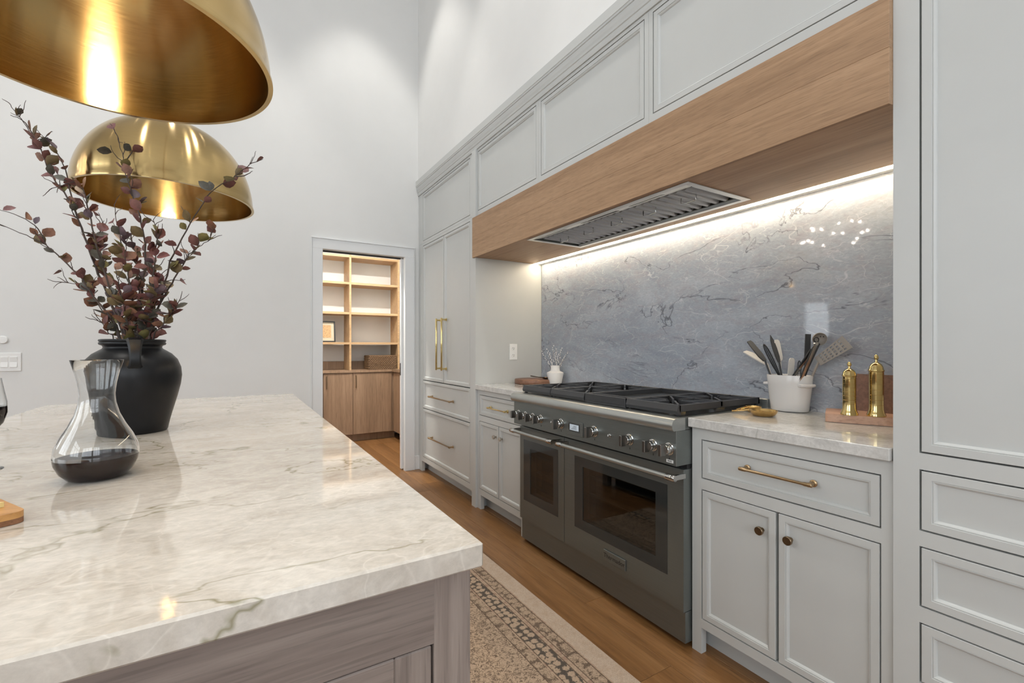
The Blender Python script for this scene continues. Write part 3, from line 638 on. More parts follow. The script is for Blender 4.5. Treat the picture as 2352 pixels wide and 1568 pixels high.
def oven_door(y0, y1, wy0, wy1, iy0, iy1, hy0, hy1, label):
    d = build('oven_door', wall_with_holes('X', XD, 1.587, y0, y1, .150, .719, [(iy0, iy1, .321, .595)]), 'steel', rg, label, smooth=False)
    build('window_surround', wall_with_holes('X', XD - .0015, XD - .0002, wy0, wy1, .270, .641, [(iy0, iy1, .321, .595)]), 'oven_glass', d, smooth=False)
    build('window_pane', MB().box(XD + .001, XD + .003, iy0, iy1, .321, .595), 'oven_pane', d, smooth=False)
    build('oven_interior', MB().box(1.580, 1.586, iy0, iy1, .321, .595), 'oven_dark', d, smooth=False)
    for z in (.36, .455, .545):
        rk = MB().tube([(1.562, iy0 + .004, z), (1.562, iy1 - .004, z)], .0022, 6)
        rk.tube([(1.572, iy0 + .004, z + .004), (1.572, iy1 - .004, z + .004)], .0015, 6)
        build('oven_rack', rk, 'chrome', d)
    h = MB(); zb = .697; xb = 1.470
    h.tube([(xb, hy0 + .045, zb), (xb, hy1 - .045, zb)], .0105, 16)
    hh = build('handle', h, 'steel_light', d)
    for y, s in ((hy0, 1), (hy1, -1)):
        b = MB().tube([(xb, y, zb), (xb, y + s * .003, zb), (xb, y + s * .04, zb), (xb, y + s * .046, zb)], [.0118, .0135, .0135, .0118], 16)
        b.box(xb + .002, XD, y + s * .010 - .007, y + s * .010 + .007, zb - .010, zb + .010, .002)
        build('handle_bracket', b, 'chrome', hh)
    return d
oven_door(1.989, RY1 - .002, 2.043, 2.392, 2.086, 2.320, 2.008, 2.440, 'narrow left oven door')
oven_door(RY0 + .001, 1.985, 1.294, 1.898, 1.356, 1.832, 1.200, 1.966, 'wide right oven door')
bd = build('badge', MB().box(1.529, XD - .0005, 1.528, 1.672, .186, .236, .0012), 'steel', rg, smooth=False)
text_mesh('lettering', 'Thermador', .030, 'lettering_dark', bd, Matrix.Translation((1.5288, 1.600, .211)) @ Matrix(((0, 0, -1, 0), (-1, 0, 0, 0), (0, 1, 0, 0), (0, 0, 0, 1))))
FACE = Matrix(((0, 0, -1, 0), (-1, 0, 0, 0), (0, 1, 0, 0), (0, 0, 0, 1)))
wl = build('wifi_mark', MB().box(1.4905, 1.4918, 1.228, 1.262, .748, .760, .0005), 'lettering_light', cpn, smooth=False)
text_mesh('lettering', 'WiFi', .011, 'lettering_dark', wl, Matrix.Translation((1.4902, 1.245, .754)) @ FACE)
def rknob(y, z=.803, r=.021, xb=1.492):
    k = build('control_knob', MB().tube([(xb, y, z), (xb - .004, y, z), (xb - .006, y, z), (xb - .014, y, z), (xb - .015, y, z), (xb - .017, y, z), (xb - .018, y, z), (xb - .030, y, z), (xb - .032, y, z)], [r * 1.18, r * 1.18, r, r, r * .93, r * .93, r, r * .97, r * .9], 24), 'chrome', cpn)
    build('grip', MB().box(xb - .060, xb - .030, y - .0075, y + .0075, z - r * 1.12, z + r * 1.12, .002), 'knob_steel', k, smooth=False)
    build('pointer', MB().box(xb - .0008, xb, y - .0015, y + .0015, z - .043, z - .034), 'dark_slot', k, smooth=False)
for y in (2.375, 2.300, 2.222, 2.142): rknob(y, r=.0195)
for y in (1.955, 1.692): rknob(y, r=.0225)
for y in (1.462, 1.330, 1.247): rknob(y, r=.021)
ds = build('display', MB().box(1.487, 1.4918, 1.776, 1.905, .758, .830, .0015), 'steel', cpn, smooth=False)
build('screen', MB().box(1.4862, 1.487, 1.797, 1.886, .776, .820), 'oven_glass', ds, smooth=False)
sc_ = build('lit_screen', MB().box(1.4856, 1.4862, 1.806, 1.876, .784, .814), 'screen', ds, smooth=False)
for i in range(3): build('screen_text', MB().box(1.4852, 1.4856, 1.822, 1.862 - .008 * i, .791 + .007 * i, .793 + .007 * i), 'lettering_dark', ds, smooth=False)
for y in (2.030, 1.585):
    build('light_switch', MB().tube([(1.492, y, .800), (1.489, y, .800), (1.487, y, .800), (1.478, y, .802)], [.008, .008, .004, .005], 12), 'chrome', cpn)
def bar(mb, p, q, w, z0, z1):
    p = Vector((p[0], p[1])); q = Vector((q[0], q[1])); d = (q - p).normalized(); n = Vector((-d.y, d.x)) * w / 2
    return mb.prism([tuple(p + n), tuple(p - n), tuple(q - n), tuple(q + n)], 'Z', z0, z1)
GX0, GX1 = 1.535, 2.108
ZG = .974
def grate(y0, y1):
    g = MB(); w_ = .013
    y0 += .002; y1 -= .002; ym = (y0 + y1) / 2
    g.prism([(GX0, .936), (GX0 - .004, .950), (GX0 + .004, ZG), (GX0 + .018, ZG), (GX0 + .018, .936)], 'Y', y0, y1)
    g.box(GX1 - w_, GX1, y0, y1, .945, ZG, .002)
    g.box(GX0 + .01, GX1, y0, y0 + w_, .945, ZG, .002); g.box(GX0 + .01, GX1, y1 - w_, y1, .945, ZG, .002)
    xm = (GX0 + GX1) / 2
    bar(g, (xm, y0), (xm, y1), .012, .952, ZG)
    for cx in (GX0 + .15, GX1 - .145):
        for a, rr in ((0, .13), (45, .175), (90, .13), (135, .175), (180, .13), (225, .175), (270, .13), (315, .175)):
            dx, dy = math.cos(R(a)), math.sin(R(a))
            # stop the finger at the grate frame
            lim = rr
            if abs(dy) > 1e-6: lim = min(lim, (ym - y0 - .004) / abs(dy))
            if dx > 1e-6: lim = min(lim, ((GX1 if cx > xm else xm) - cx) / dx)
            if dx < -1e-6: lim = min(lim, (cx - (xm if cx > xm else GX0)) / -dx)
            bar(g, (cx + dx * .034, ym + dy * .034), (cx + dx * lim, ym + dy * lim), .009, .954, ZG)
    for fx in (GX0 + .01, GX1 - .02):
        for fy in (y0 + .004, y1 - .018): g.box(fx, fx + .014, fy, fy + .014, .926, .946)
    return build('grate', g, 'cast_iron', rg, smooth=False)
for a, b in ((2.112, 2.402), (1.818, 2.110), (1.240, 1.528)):
    grate(a, b); ym = (a + b) / 2
    build('burner_tray', MB().box(GX0 + .004, GX1 + .012, a + .004, b - .004, .926, .930), 'enamel_black', rg, smooth=False)
    for cx in (GX0 + .15, GX1 - .145):
        st = [(cx + (.052 if k % 2 == 0 else .026) * math.cos(math.pi * k / 5), ym + (.052 if k % 2 == 0 else .026) * math.sin(math.pi * k / 5)) for k in range(10)]
        st2 = [(cx + (x - cx) * .9, ym + (y - ym) * .9) for x, y in st]
        bb = build('burner', MB().prism(st, 'Z', .930, .944), 'brass', rg, 'star-shaped brass burner ring', smooth=False)
        build('burner_cap', MB().prism(st2, 'Z', .944, .953), 'cast_iron', bb, smooth=False)
gd = MB().box(GX0, GX1, 1.532, 1.814, .930, .944)
for q in ((GX0 - .002, GX0 + .012, 1.532, 1.814), (GX0 + .045, GX0 + .055, 1.532, 1.814), (GX1 - .012, GX1, 1.532, 1.814), (GX0, GX1, 1.532, 1.542), (GX0, GX1, 1.804, 1.814)): gd.box(*q, .94, .975, .002)
gr_ = build('griddle', gd, 'cast_iron', rg, smooth=False)
build('griddle_plate', MB().box(GX0 + .055, GX1 - .012, 1.542, 1.804, .944, .953), 'enamel_black', gr_, smooth=False)
# outlet on the niche side
def plate(name, label, cat, c, wd, hh, n=(0, -1, 0)):
    return thing(name, label, cat, c)
ol = thing('wall_outlet', 'white double power outlet on the grey niche side', 'outlet', (1.893, YP0, 1.17))
build('cover_plate', MB().box(1.858, 1.928, YP0 - .006, YP0, 1.108, 1.232, .002), 'white_plastic', ol, smooth=False)
for z in (1.143, 1.197):
    rc = build('receptacle', MB().lathe([(0, 0), (.017, 0), (.0175, .002), (.0165, .004), (0, .004)], (1.893, YP0 - .0055, z), 20, mtx=Matrix.Rotation(R(90), 4, 'X')), 'white_plastic', ol)
    for dx, hh in ((-.006, .009), (.006, .007)): build('slot', MB().box(1.893 + dx - .001, 1.893 + dx + .001, YP0 - .0105, YP0 - .0090, z - .001, z + hh), 'dark_slot', rc, smooth=False)
    build('slot', MB().box(1.891, 1.895, YP0 - .0105, YP0 - .0090, z - .010, z - .005), 'dark_slot', rc, smooth=False)
# switch plate + sensor on far wall
sw = thing('light_switch', 'white double rocker light switch on the far wall', 'switch', (-1.30, FARW, 1.108))
build('cover_plate', MB().box(-1.385, -1.223, FARW - .007, FARW, 1.046, 1.170, .002), 'white_plastic', sw, smooth=False)
for x in (-1.36, -1.303, -1.262 + .003):
    build('rocker', MB().prism([(FARW - .007, 1.072), (FARW - .0125, 1.074), (FARW - .008, 1.108), (FARW - .0105, 1.142), (FARW - .007, 1.144)], 'X', x - .017, x + .017), 'white_plastic', sw, smooth=False)
se = MB().lathe([(0, 0), (.026, 0), (.026, .008), (.023, .012), (0, .013)], (-1.311, FARW, 1.257), 28, mtx=Matrix.Rotation(R(90), 4, 'X'))
one('wall_sensor', se, 'white_plastic', 'small round white button above the light switch', 'sensor', off=(-1.311, FARW, 1.257))

# ------------------------------------------------------------------ island
IX0, IX1, IY0, IY1 = -.775, .310, .590, 3.070
one('island_countertop', MB().box(IX0, IX1, IY0, IY1, CT - TH, CT, .003), 'island_quartzite', 'cream veined polished quartzite island top', 'countertop', off=(-.2, 1.8, CT), smooth=False)
isl = thing('kitchen_island', 'grey-brown oak island cabinet under the stone top', 'island', (-.1, 1.8, 0))
bx0, bx1, by0, by1, zt = -.45, .297, .607, 3.05, CT - TH - .001
build('carcass', MB().box(bx0 + .02, bx1 - .02, by0 + .025, by1 - .02, .09, zt), 'island_oak_z', isl, smooth=False)
build('toe_kick', MB().box(bx0 + .08, bx1 - .08, by0 + .08, by1 - .08, 0, .09), 'cabinet_dark', isl, smooth=False)
for xx in ((bx1 - .056, bx1), (bx0, bx0 + .056)):
    for yy in ((by0, by0 + .056), (by1 - .056, by1)): build('corner_post', MB().box(*xx, *yy, 0, zt, .0012), 'island_oak_z', isl, smooth=False)
build('top_rail', MB().box(bx0 + .056, bx1 - .056, by0 + .001, by0 + .024, .795, zt), 'island_oak_x', isl, smooth=False)
build('bottom_rail', MB().box(bx0 + .056, bx1 - .056, by0 + .001, by0 + .024, .09, .15), 'island_oak_x', isl, smooth=False)
xm = (bx0 + bx1) / 2
build('centre_stile', MB().box(xm - .02, xm + .02, by0 + .001, by0 + .024, .15, .795), 'island_oak_z', isl, smooth=False)
for a, b in ((xm + .02, bx1 - .056), (bx0 + .056, xm - .02)):
    a += .003; b -= .003; z0, z1 = .153, .792; rl = .052
    d = build('door', MB().box(a + rl, b - rl, by0 + .014, by0 + .022, z0 + rl, z1 - rl), 'island_oak_z', isl, smooth=False)
    build('door_rail', MB().box(a + rl, b - rl, by0 + .002, by0 + .022, z1 - rl, z1, .002), 'island_oak_x', d, smooth=False)
    build('door_rail', MB().box(a + rl, b - rl, by0 + .002, by0 + .022, z0, z0 + rl, .002), 'island_oak_x', d, smooth=False)
    build('door_stile', MB().box(a, a + rl, by0 + .002, by0 + .022, z0, z1, .002), 'island_oak_z', d, smooth=False)
    build('door_stile', MB().box(b - rl, b, by0 + .002, by0 + .022, z0, z1, .002), 'island_oak_z', d, smooth=False)
for xs in (bx1 - .022, bx0):
    for k in range(4):
        ya = by0 + .056 + (by1 - by0 - .112) * k / 4; yb = by0 + .056 + (by1 - by0 - .112) * (k + 1) / 4
        build('side_panel', MB().box(xs, xs + .022, ya + .002, yb - .002, .09, zt, .0015), 'island_oak_z', isl, smooth=False)
# rug
rug = MB().box(.40, 1.25, .05, 2.42, 0.0005, .010, .002)
one('rug', rug, 'rug_wool', 'faded tan and brown patterned runner rug beside the island', 'rug', off=(.825, 1.235, 0), smooth=False)

# ------------------------------------------------------------------ pendants
def pendant(y, label):
    PX, PZ, PR, PH = -.227, 1.812, .305, .325
    p = thing('pendant_lamp', label, 'pendant lamp', (PX, y, PZ), 'brass dome pendants over the island')
    prof = []
    N = 28
    for i in range(N + 1):
        a = math.pi / 2 * i / N; prof.append((PR * math.cos(a) ** 0.92 if i < N else 0.012, PH * math.sin(a)))
    inner = [(max(r - .004, .006), z - .003 if z > .003 else z) for r, z in prof]
    full = [(PR + .004, .0), (PR + .004, .006), (PR, .009)] + prof[1:] + [(.012, PH)] + inner[::-1]
    full = [(PR + .004, .0), (PR + .004, .006)] + [(r, z) for r, z in prof if z > .008] + [(r, z) for r, z in inner[::-1] if z > .004] + [(PR - .006, .0), (PR + .004, .0)]
    build('shade', MB().lathe(full, (PX, y, PZ), 96), 'brass_shade', p, ang=50)
    build('cap', MB().lathe([(0, PH - .02), (.026, PH - .02), (.026, PH + .012), (.018, PH + .02), (.010, PH + .045), (0, PH + .045)], (PX, y, PZ), 24), 'brass', p)
    build('rod', MB().tube([(PX, y, PZ + PH + .03), (PX, y, CEIL - .02)], .007, 12), 'brass', p)
    build('canopy', MB().lathe([(0, -.03), (.012, -.03), (.06, -.015), (.065, 0), (0, 0)], (PX, y, CEIL), 32), 'brass', p)
    build('socket', MB().lathe([(0, PH - .09), (.02, PH - .09), (.02, PH - .02), (0, PH - .02)], (PX, y, PZ), 20), 'brass', p)
    build('bulb', MB().ball((PX, y, PZ + PH - .115), .028, 16, 10), 'bulb', p)
    l = bpy.data.lights.new('bulb_light', 'POINT'); l.energy = PEND_W; l.color = (1.0, .80, .54); l.shadow_soft_size = .02
    lo = bpy.data.objects.new('bulb_light', l); COL.objects.link(lo); lo.parent = p; lo.location = (0, 0, PH - .21)
pendant(1.237, 'large brushed brass dome pendant, nearest, cut by the top of the photo')
pendant(2.372, 'brushed brass dome pendant further back, behind the leafy branches')

# ------------------------------------------------------------------ ceiling downlights
DL = [(1.0, 3.75), (1.0, 2.5), (1.0, 1.25), (1.0, 0.0), (-.25, 3.75), (-1.5, 3.75), (-1.4, 1.6), (-1.4, -.6), (-.1, -1.2), (-3.0, 3.0)]
for i, (x, y) in enumerate(DL):
    t = thing('recessed_downlight', 'small round recessed downlight in the high ceiling', 'downlight', (x, y, CEIL), 'ceiling downlights')
    build('trim_ring', MB().lathe([(.048, -.004), (.062, -.006), (.066, 0), (.048, 0)], (x, y, CEIL), 28), 'white_plastic', t)
    build('lens', MB().lathe([(0, -.001), (.046, -.001), (.046, 0), (0, 0)], (x, y, CEIL), 24), 'lamp_lens', t)
    l = bpy.data.lights.new('downlight', 'SPOT'); l.energy = DOWN_W; l.color = (1.0, .96, .90); l.spot_size = R(62); l.spot_blend = .45; l.shadow_soft_size = .05
    lo = bpy.data.objects.new('downlight_beam', l); COL.objects.link(lo); lo.parent = t; lo.location = (0, 0, -.02)
pl = thing('pantry_downlight', 'round downlight in the pantry ceiling', 'downlight', (1.05, 4.78, 2.9))
build('trim_ring', MB().lathe([(.07, -.006), (.085, -.008), (.09, 0), (.07, 0)], (1.05, 4.78, 2.9), 28), 'white_plastic', pl)
build('lens', MB().lathe([(0, -.001), (.068, -.001), (.068, 0), (0, 0)], (1.05, 4.78, 2.9), 24), 'lamp_lens', pl)
l = bpy.data.lights.new('pantry_beam', 'AREA'); l.shape = 'DISK'; l.size = .10; l.energy = PANTRY_W; l.color = (1, .95, .88)
lo = bpy.data.objects.new('pantry_beam', l); COL.objects.link(lo); lo.parent = pl; lo.location = (0, 0, -.012)
# chandelier over the dining side (seen mirrored in the splash)
ch = thing('chandelier', 'sparkling many-bulb chandelier mirrored in the backsplash', 'chandelier', (-2.6, 3.09, 2.7))
build('stem', MB().tube([(-2.6, 3.09, CEIL), (-2.6, 3.09, 2.8)], .01, 10), 'brass', ch)
rr = random.Random(3)
for k in range(18):
    a = 2 * math.pi * k / 18; q = .22 + .2 * rr.random(); z = 2.60 + .22 * rr.random() + .12 * (1 - q / .42)
    b = (-2.6 + q * math.cos(a), 3.09 + q * math.sin(a), z)
    ar = build('arm', MB().tube([(-2.6, 3.09, 2.85), (b[0], b[1], z + .012)], .0015, 6), 'brass', ch)
    build('bulb', MB().ball(b, .009, 10, 6), 'spark_bulb', ar)

# ------------------------------------------------------------------ pantry fittings
PY = 6.03; PC = .914
bc = thing('pantry_base_cabinet', 'flat oak base cabinet with two doors in the pantry', 'cabinet', (1.3, 6.2, 0))
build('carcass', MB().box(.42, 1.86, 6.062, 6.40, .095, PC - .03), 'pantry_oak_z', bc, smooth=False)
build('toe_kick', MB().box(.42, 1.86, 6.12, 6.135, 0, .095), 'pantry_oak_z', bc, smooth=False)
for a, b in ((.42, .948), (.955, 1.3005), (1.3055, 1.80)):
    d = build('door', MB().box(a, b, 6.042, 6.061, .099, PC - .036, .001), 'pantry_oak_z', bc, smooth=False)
    hx = a + .034
    if a > .5: build('handle', MB().tube([(hx, 6.042, .70), (hx, 6.018, .70), (hx, 6.016, .695), (hx, 6.016, .845), (hx, 6.018, .84), (hx, 6.042, .84)][:2], .005, 8).box(hx - .006, hx + .006, 6.012, 6.020, .69, .85, .002).tube([(hx, 6.042, .84), (hx, 6.018, .84)], .005, 8), 'bronze_knob', d)
rc_ = thing('pantry_return_cabinet', 'narrow oak cabinet run returning along the pantry side', 'cabinet', (1.9, 5.5, 0))
build('carcass', MB().box(1.842, 2.15, 4.60, 6.030, .095, PC - .03), 'pantry_oak_z', rc_, smooth=False)
build('toe_kick', MB().box(1.90, 1.915, 4.60, 6.030, 0, .095), 'pantry_oak_z', rc_, smooth=False)
for k in range(3): build('door', MB().box(1.822, 1.841, 4.62 + .47 * k, 5.083 + .47 * k, .099, PC - .036, .001), 'pantry_oak_z', rc_, smooth=False)
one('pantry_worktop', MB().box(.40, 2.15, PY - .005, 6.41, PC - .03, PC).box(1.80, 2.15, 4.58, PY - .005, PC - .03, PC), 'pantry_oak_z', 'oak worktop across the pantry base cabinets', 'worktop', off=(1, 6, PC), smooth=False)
sh = thing('pantry_shelving', 'open oak shelving unit above the pantry worktop', 'shelving', (1.2, 6.2, PC))
for xx in ((.40, .424), (1.258, 1.282), (1.878, 1.902)): build('upright', MB().box(*xx, PY, 6.36, PC + .001, 2.372), 'pantry_shelf_oak', sh, smooth=False)
for z in (1.255, 1.634, 2.012, 2.352):
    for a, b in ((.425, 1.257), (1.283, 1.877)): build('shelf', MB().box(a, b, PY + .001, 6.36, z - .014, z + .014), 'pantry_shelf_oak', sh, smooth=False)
build('rear_upstand', MB().box(.425, 1.877, 6.375, 6.39, PC + .001, 1.02), 'pantry_oak_z', sh, smooth=False)
build('back_panel', MB().box(.40, 1.902, 6.392, 6.40, PC + .001, 2.372), 'wall_paint', sh, smooth=False)
# framed picture
pf = thing('framed_picture', 'small black framed print leaning on the pantry shelf', 'picture', (1.0, 6.12, 1.27))
tl = Matrix.Translation((0, 6.12, 1.2695)) @ Matrix.Rotation(R(-8), 4, 'X') @ Matrix.Translation((0, -6.12, -1.2695))
x0, x1, z0, z1 = .82, 1.108, 1.2695, 1.535
f_ = MB().box(x0, x0 + .016, 6.11, 6.126, z0, z1, .002).box(x1 - .016, x1, 6.11, 6.126, z0, z1, .002).box(x0 + .016, x1 - .016, 6.11, 6.126, z0, z0 + .016, .002).box(x0 + .016, x1 - .016, 6.11, 6.126, z1 - .016, z1, .002)
build('frame', f_.xf(tl), 'frame_black', pf, smooth=False)
build('mat_board', MB().box(x0 + .016, x1 - .016, 6.118, 6.124, z0 + .016, z1 - .016).xf(tl), 'picture_mat', pf, smooth=False)
build('print', MB().box(x0 + .055, x1 - .050, 6.1165, 6.118, z0 + .055, z1 - .05).xf(tl), 'art_print', pf, smooth=False)
# wicker basket: woven rows
bk = thing('wicker_basket', 'brown woven wicker basket on the pantry worktop', 'basket', (1.68, 6.14, PC))
bx0_, bx1_, by0_, by1_, bz0, bz1 = 1.502, 1.862, 6.045, 6.26, PC + .002, PC + .178
per = []
n_s = 26; n_t = 14
for i in range(n_s): per.append((bx0_ + (bx1_ - bx0_) * i / n_s, by0_, 0, -1))
for i in range(n_t): per.append((bx1_, by0_ + (by1_ - by0_) * i / n_t, 1, 0))
for i in range(n_s): per.append((bx1_ - (bx1_ - bx0_) * i / n_s, by1_, 0, 1))
for i in range(n_t): per.append((bx0_, by1_ - (by1_ - by0_) * i / n_t, -1, 0))
wv = MB(); rows = 11
for r_ in range(rows):
    z = bz0 + .008 + (bz1 - bz0 - .02) * r_ / (rows - 1); pts = []
    for i, (px, py, nx, ny) in enumerate(per):
        s = .004 if (i + r_) % 2 == 0 else -.003
        pts.append((px + nx * s, py + ny * s, z))
    pts.append(pts[0]); wv.tube(pts, .0068, 6, cap=False)
build('weave', wv, 'wicker', bk)
rm = MB().tube([(px, py, bz1) for px, py, _, _ in per] + [(per[0][0], per[0][1], bz1)], .008, 8, cap=False)
build('rim', rm, 'wicker', bk)
build('stakes', (lambda m_: [m_.tube([(px, py, bz0), (px, py, bz1)], .003, 6) for px, py, _, _ in per] and m_)(MB()), 'wicker', bk)
build('base', MB().box(bx0_, bx1_, by0_, by1_, bz0 - .001, bz0 + .006), 'wicker', bk, smooth=False)

# ------------------------------------------------------------------ island objects
CAMP = Vector((0, 0, 1.21)); yaw = R(31.23)
FW = Vector((math.sin(yaw), math.cos(yaw), 0)); RT = Vector((math.cos(yaw), -math.sin(yaw), 0))
def view_pt(px, py, zc):          # helper: a world position given where it sits in the survey picture and its distance
    return CAMP + FW * zc + RT * ((px - 1176) / 1058 * zc) + Vector((0, 0, 1)) * (-(py - 796.3) / 1058 * zc)
# black clay vase
VC = Vector((-.283, 1.965, CT))
vz = thing('clay_vase', 'matt black clay vase with strap handle and wide shoulders', 'vase', VC)
vp = [(0, .0), (.088, 0), (.093, .004), (.098, .03), (.108, .07), (.120, .115), (.129, .155), (.1325, .185), (.130, .213), (.120, .240), (.104, .259), (.088, .270), (.079, .276), (.0765, .281), (.079, .286), (.0865, .289), (.0885, .294), (.0855, .298), (.0885, .302), (.087, .306), (.081, .307), (.076, .302), (.071, .282), (.082, .268), (.112, .238), (.122, .205), (.118, .15), (.10, .06), (.085, .012), (0, .010)]
build('body', MB().lathe(vp, VC, 72), 'black_clay', vz, ang=60)
toc = (CAMP - VC); toc.z = 0; toc.normalize()
def handle_mb(dirv):
    side = Vector((-dirv.y, dirv.x, 0)); mb = MB()
    prof = [(.080, .300), (.096, .306), (.112, .300), (.122, .282), (.128, .262), (.131, .243), (.130, .226), (.124, .214)]
    wd = [.021, .023, .021, .017, .015, .014, .016, .021]; th = [.006, .008, .009, .009, .009, .009, .009, .005]
    V = []; F = []; n = 8
    for i, (r, z) in enumerate(prof):
        a = prof[min(i + 1, len(prof) - 1)]; b = prof[max(i - 1, 0)]; t = Vector((a[0] - b[0], a[1] - b[1])); t.normalize(); nx, nz = t.y, -t.x
        for k in range(n):
            q = 2 * math.pi * k / n
            o_ = math.sin(q) * th[i] * (0.75 if abs(math.cos(q)) < .2 else 1)
            p = VC + dirv * (r + nx * -o_) + Vector((0, 0, z - nz * o_)) + side * (math.cos(q) * wd[i]); V.append(p)
    for i in range(len(prof) - 1):
        for k in range(n): F.append((i * n + k, i * n + (k + 1) % n, (i + 1) * n + (k + 1) % n, (i + 1) * n + k))
    F.append(tuple(range(n))); F.append(tuple(range((len(prof) - 1) * n, len(prof) * n)))
    return mb.add(V, F)
hdir = (Matrix.Rotation(R(2), 3, 'Z') @ toc)
build('strap_handle', handle_mb(hdir), 'black_clay', vz)
build('strap_handle', handle_mb(-hdir), 'black_clay', vz)
# leaf meshes
def leaf_mesh(i):
    L = .035; W = .0140; rl = random.Random(i); F = []; V = []
    st = [(0, 0), (.22, .72), (.5, 1.0), (.78, .66), (1.0, 0)]
    cup = rl.uniform(.15, .5); bend = rl.uniform(-.25, .35)
    for t, wv_ in st:
        z = bend * L * t * t
        V.append((L * t, 0, z))
        if wv_ > 0: V.append((L * t, W * wv_, z + W * wv_ * cup)); V.append((L * t, -W * wv_, z + W * wv_ * cup))
    # indices: 0 tip base ; 1..3 ; 4..6 ; 7..9 ; 10 end
    F = [(0, 1, 2), (0, 3, 1), (1, 4, 5, 2), (1, 3, 6, 4), (4, 7, 8, 5), (4, 6, 9, 7), (7, 10, 8), (7, 9, 10)]
    me = bpy.data.meshes.new('leaf'); me.from_pydata(V, [], F); me.update()
    me.polygons.foreach_set('use_smooth', [True] * len(F)); me.materials.append(M['leaf_%d' % (i % len(LEAFC))]); return me
LM = [leaf_mesh(i) for i in range(len(LEAFC))]
rl = random.Random(21)
def crook(pts, steps, amp):
    out = []
    for i in range(len(pts) - 1):
        for k in range(steps):
            t = k / steps; p = pts[i].lerp(pts[i + 1], t)
            # catmull style smoothing
            p0 = pts[max(i - 1, 0)]; p3 = pts[min(i + 2, len(pts) - 1)]
            m1 = (pts[i + 1] - p0) * .5; m2 = (p3 - pts[i]) * .5
            h = (2 * t ** 3 - 3 * t * t + 1) * pts[i] + (t ** 3 - 2 * t * t + t) * m1 + (-2 * t ** 3 + 3 * t * t) * pts[i + 1] + (t ** 3 - t * t) * m2
            out.append(h + Vector((rl.uniform(-amp, amp), rl.uniform(-amp, amp), rl.uniform(-amp, amp) * .6)) * (1 if (i or k) else 0))
    out.append(pts[-1]); return out
def branch(label, way, dz, leaves, twigs, r0=.0045, lo_=.30, hi_=.86, fork=None):
    zc = 1.545
    n = len(way); pts = []
    for i, (px, py) in enumerate(way): pts.append(view_pt(px, py, zc + dz * (i / (n - 1))))
    root = Vector((VC.x + (pts[0].x - VC.x) * .5, VC.y + (pts[0].y - VC.y) * .5, CT + .10))
    path = crook([root] + pts, 5, .0022)
    b = thing('leafy_branch', label, 'branch', root, 'leafy branches in the black vase')
    m = len(path); mb = MB(); mb.tube(path, [max(r0 * (1 - .85 * i / (m - 1)), .0011) for i in range(m)], 6)
    paths = [(path, lo_, hi_, leaves)]
    if fork:
        for fw, fl in fork:
            fp = [view_pt(px, py, zc + dz * .7 + rl.uniform(-.03, .03)) for px, py in fw]
            j = min(range(m), key=lambda q: (path[q] - fp[0]).length); fp[0] = path[j]
            fp = crook(fp, 4, .002); mb.tube(fp, [max(.0024 * (1 - .7 * i / (len(fp) - 1)), .0009) for i in range(len(fp))], 5); paths.append((fp, .15, 1, fl))
    for t in range(2):
        p = path[-1 - 2 * t].copy(); d = (path[-1] - path[-4]).normalized(); dd = (d + RT * rl.uniform(-.9, .9) + FW * rl.uniform(-.4, .4)).normalized(); tp = [p.copy()]
        for k in range(5):
            dd = (dd + Vector((rl.uniform(-.45, .45), rl.uniform(-.45, .45), rl.uniform(-.3, .45)))).normalized(); p = p + dd * rl.uniform(.006, .010); tp.append(p.copy())
        mb.tube(tp, [.0013, .0012, .0011, .001, .0009, .0007], 4)
    # curly bare twigs
    for t in range(twigs):
        j = int(m * rl.uniform(max(lo_, .35), .97)); p = path[min(j, m - 1)].copy(); d = (path[min(j + 1, m - 1)] - path[max(j - 1, 0)]).normalized()
        side = (RT * rl.choice((-1, 1)) * rl.uniform(.5, 1.1) + Vector((0, 0, rl.uniform(0, .5))) + FW * rl.uniform(-.5, .5))
        dd = (d * .8 + side).normalized(); tp = [p.copy()]
        for k in range(6):
            dd = (dd + Vector((rl.uniform(-.4, .4), rl.uniform(-.4, .4), rl.uniform(-.25, .45)))).normalized(); p = p + dd * rl.uniform(.007, .012); tp.append(p.copy())
        mb.tube(tp, [.0014, .0013, .0012, .0011, .001, .0009, .0007], 4)
        if rl.random() < .7:
            paths.append((tp, .4, 1, 1))
    st = build('stem', mb, 'stem_bark', b)
    for pth, a_, z_, cnt in paths:
        for k in range(cnt):
            t = a_ + (z_ - a_) * (k + rl.random()) / cnt; j = min(int(t * (len(pth) - 1)), len(pth) - 1)
            p = pth[j]; d = (pth[min(j + 1, len(pth) - 1)] - pth[max(j - 1, 0)]).normalized()
            out = (d * rl.uniform(.1, .8) + Vector((rl.uniform(-1, 1), rl.uniform(-1, 1), rl.uniform(-.5, .7)))).normalized()
            w_ = [3, 3, 2, 2, 2, 1, 1]
            li = rl.choices(range(len(LM)), w_)[0]
            o = bpy.data.objects.new('leaf', LM[li]); COL.objects.link(o); o.parent = b
            q = out.to_track_quat('X', 'Z'); o.rotation_euler = (q.to_matrix() @ Matrix.Rotation(rl.uniform(-1.2, 1.2), 3, 'X')).to_euler()
            s = rl.uniform(.78, 1.28); o.scale = (s, s, s); o.location = p - root + out * .003
branch('branch sweeping low to the far left edge of the photo', [(275, 770), (215, 680), (180, 632), (115, 570), (60, 540), (-12, 512)], -.06, 12, 3, fork=[([(115, 572), (88, 525), (45, 497), (-5, 480)], 4)], lo_=.3, hi_=.75)
branch('tallest branch, bare tips reaching up at the far left', [(285, 775), (235, 650), (200, 560), (165, 470), (120, 405), (95, 345), (62, 292), (24, 240)], .02, 36, 6, r0=.005, fork=[([(95, 345), (60, 283), (24, 264)], 1), ([(165, 470), (150, 390), (128, 345), (85, 298)], 7)])
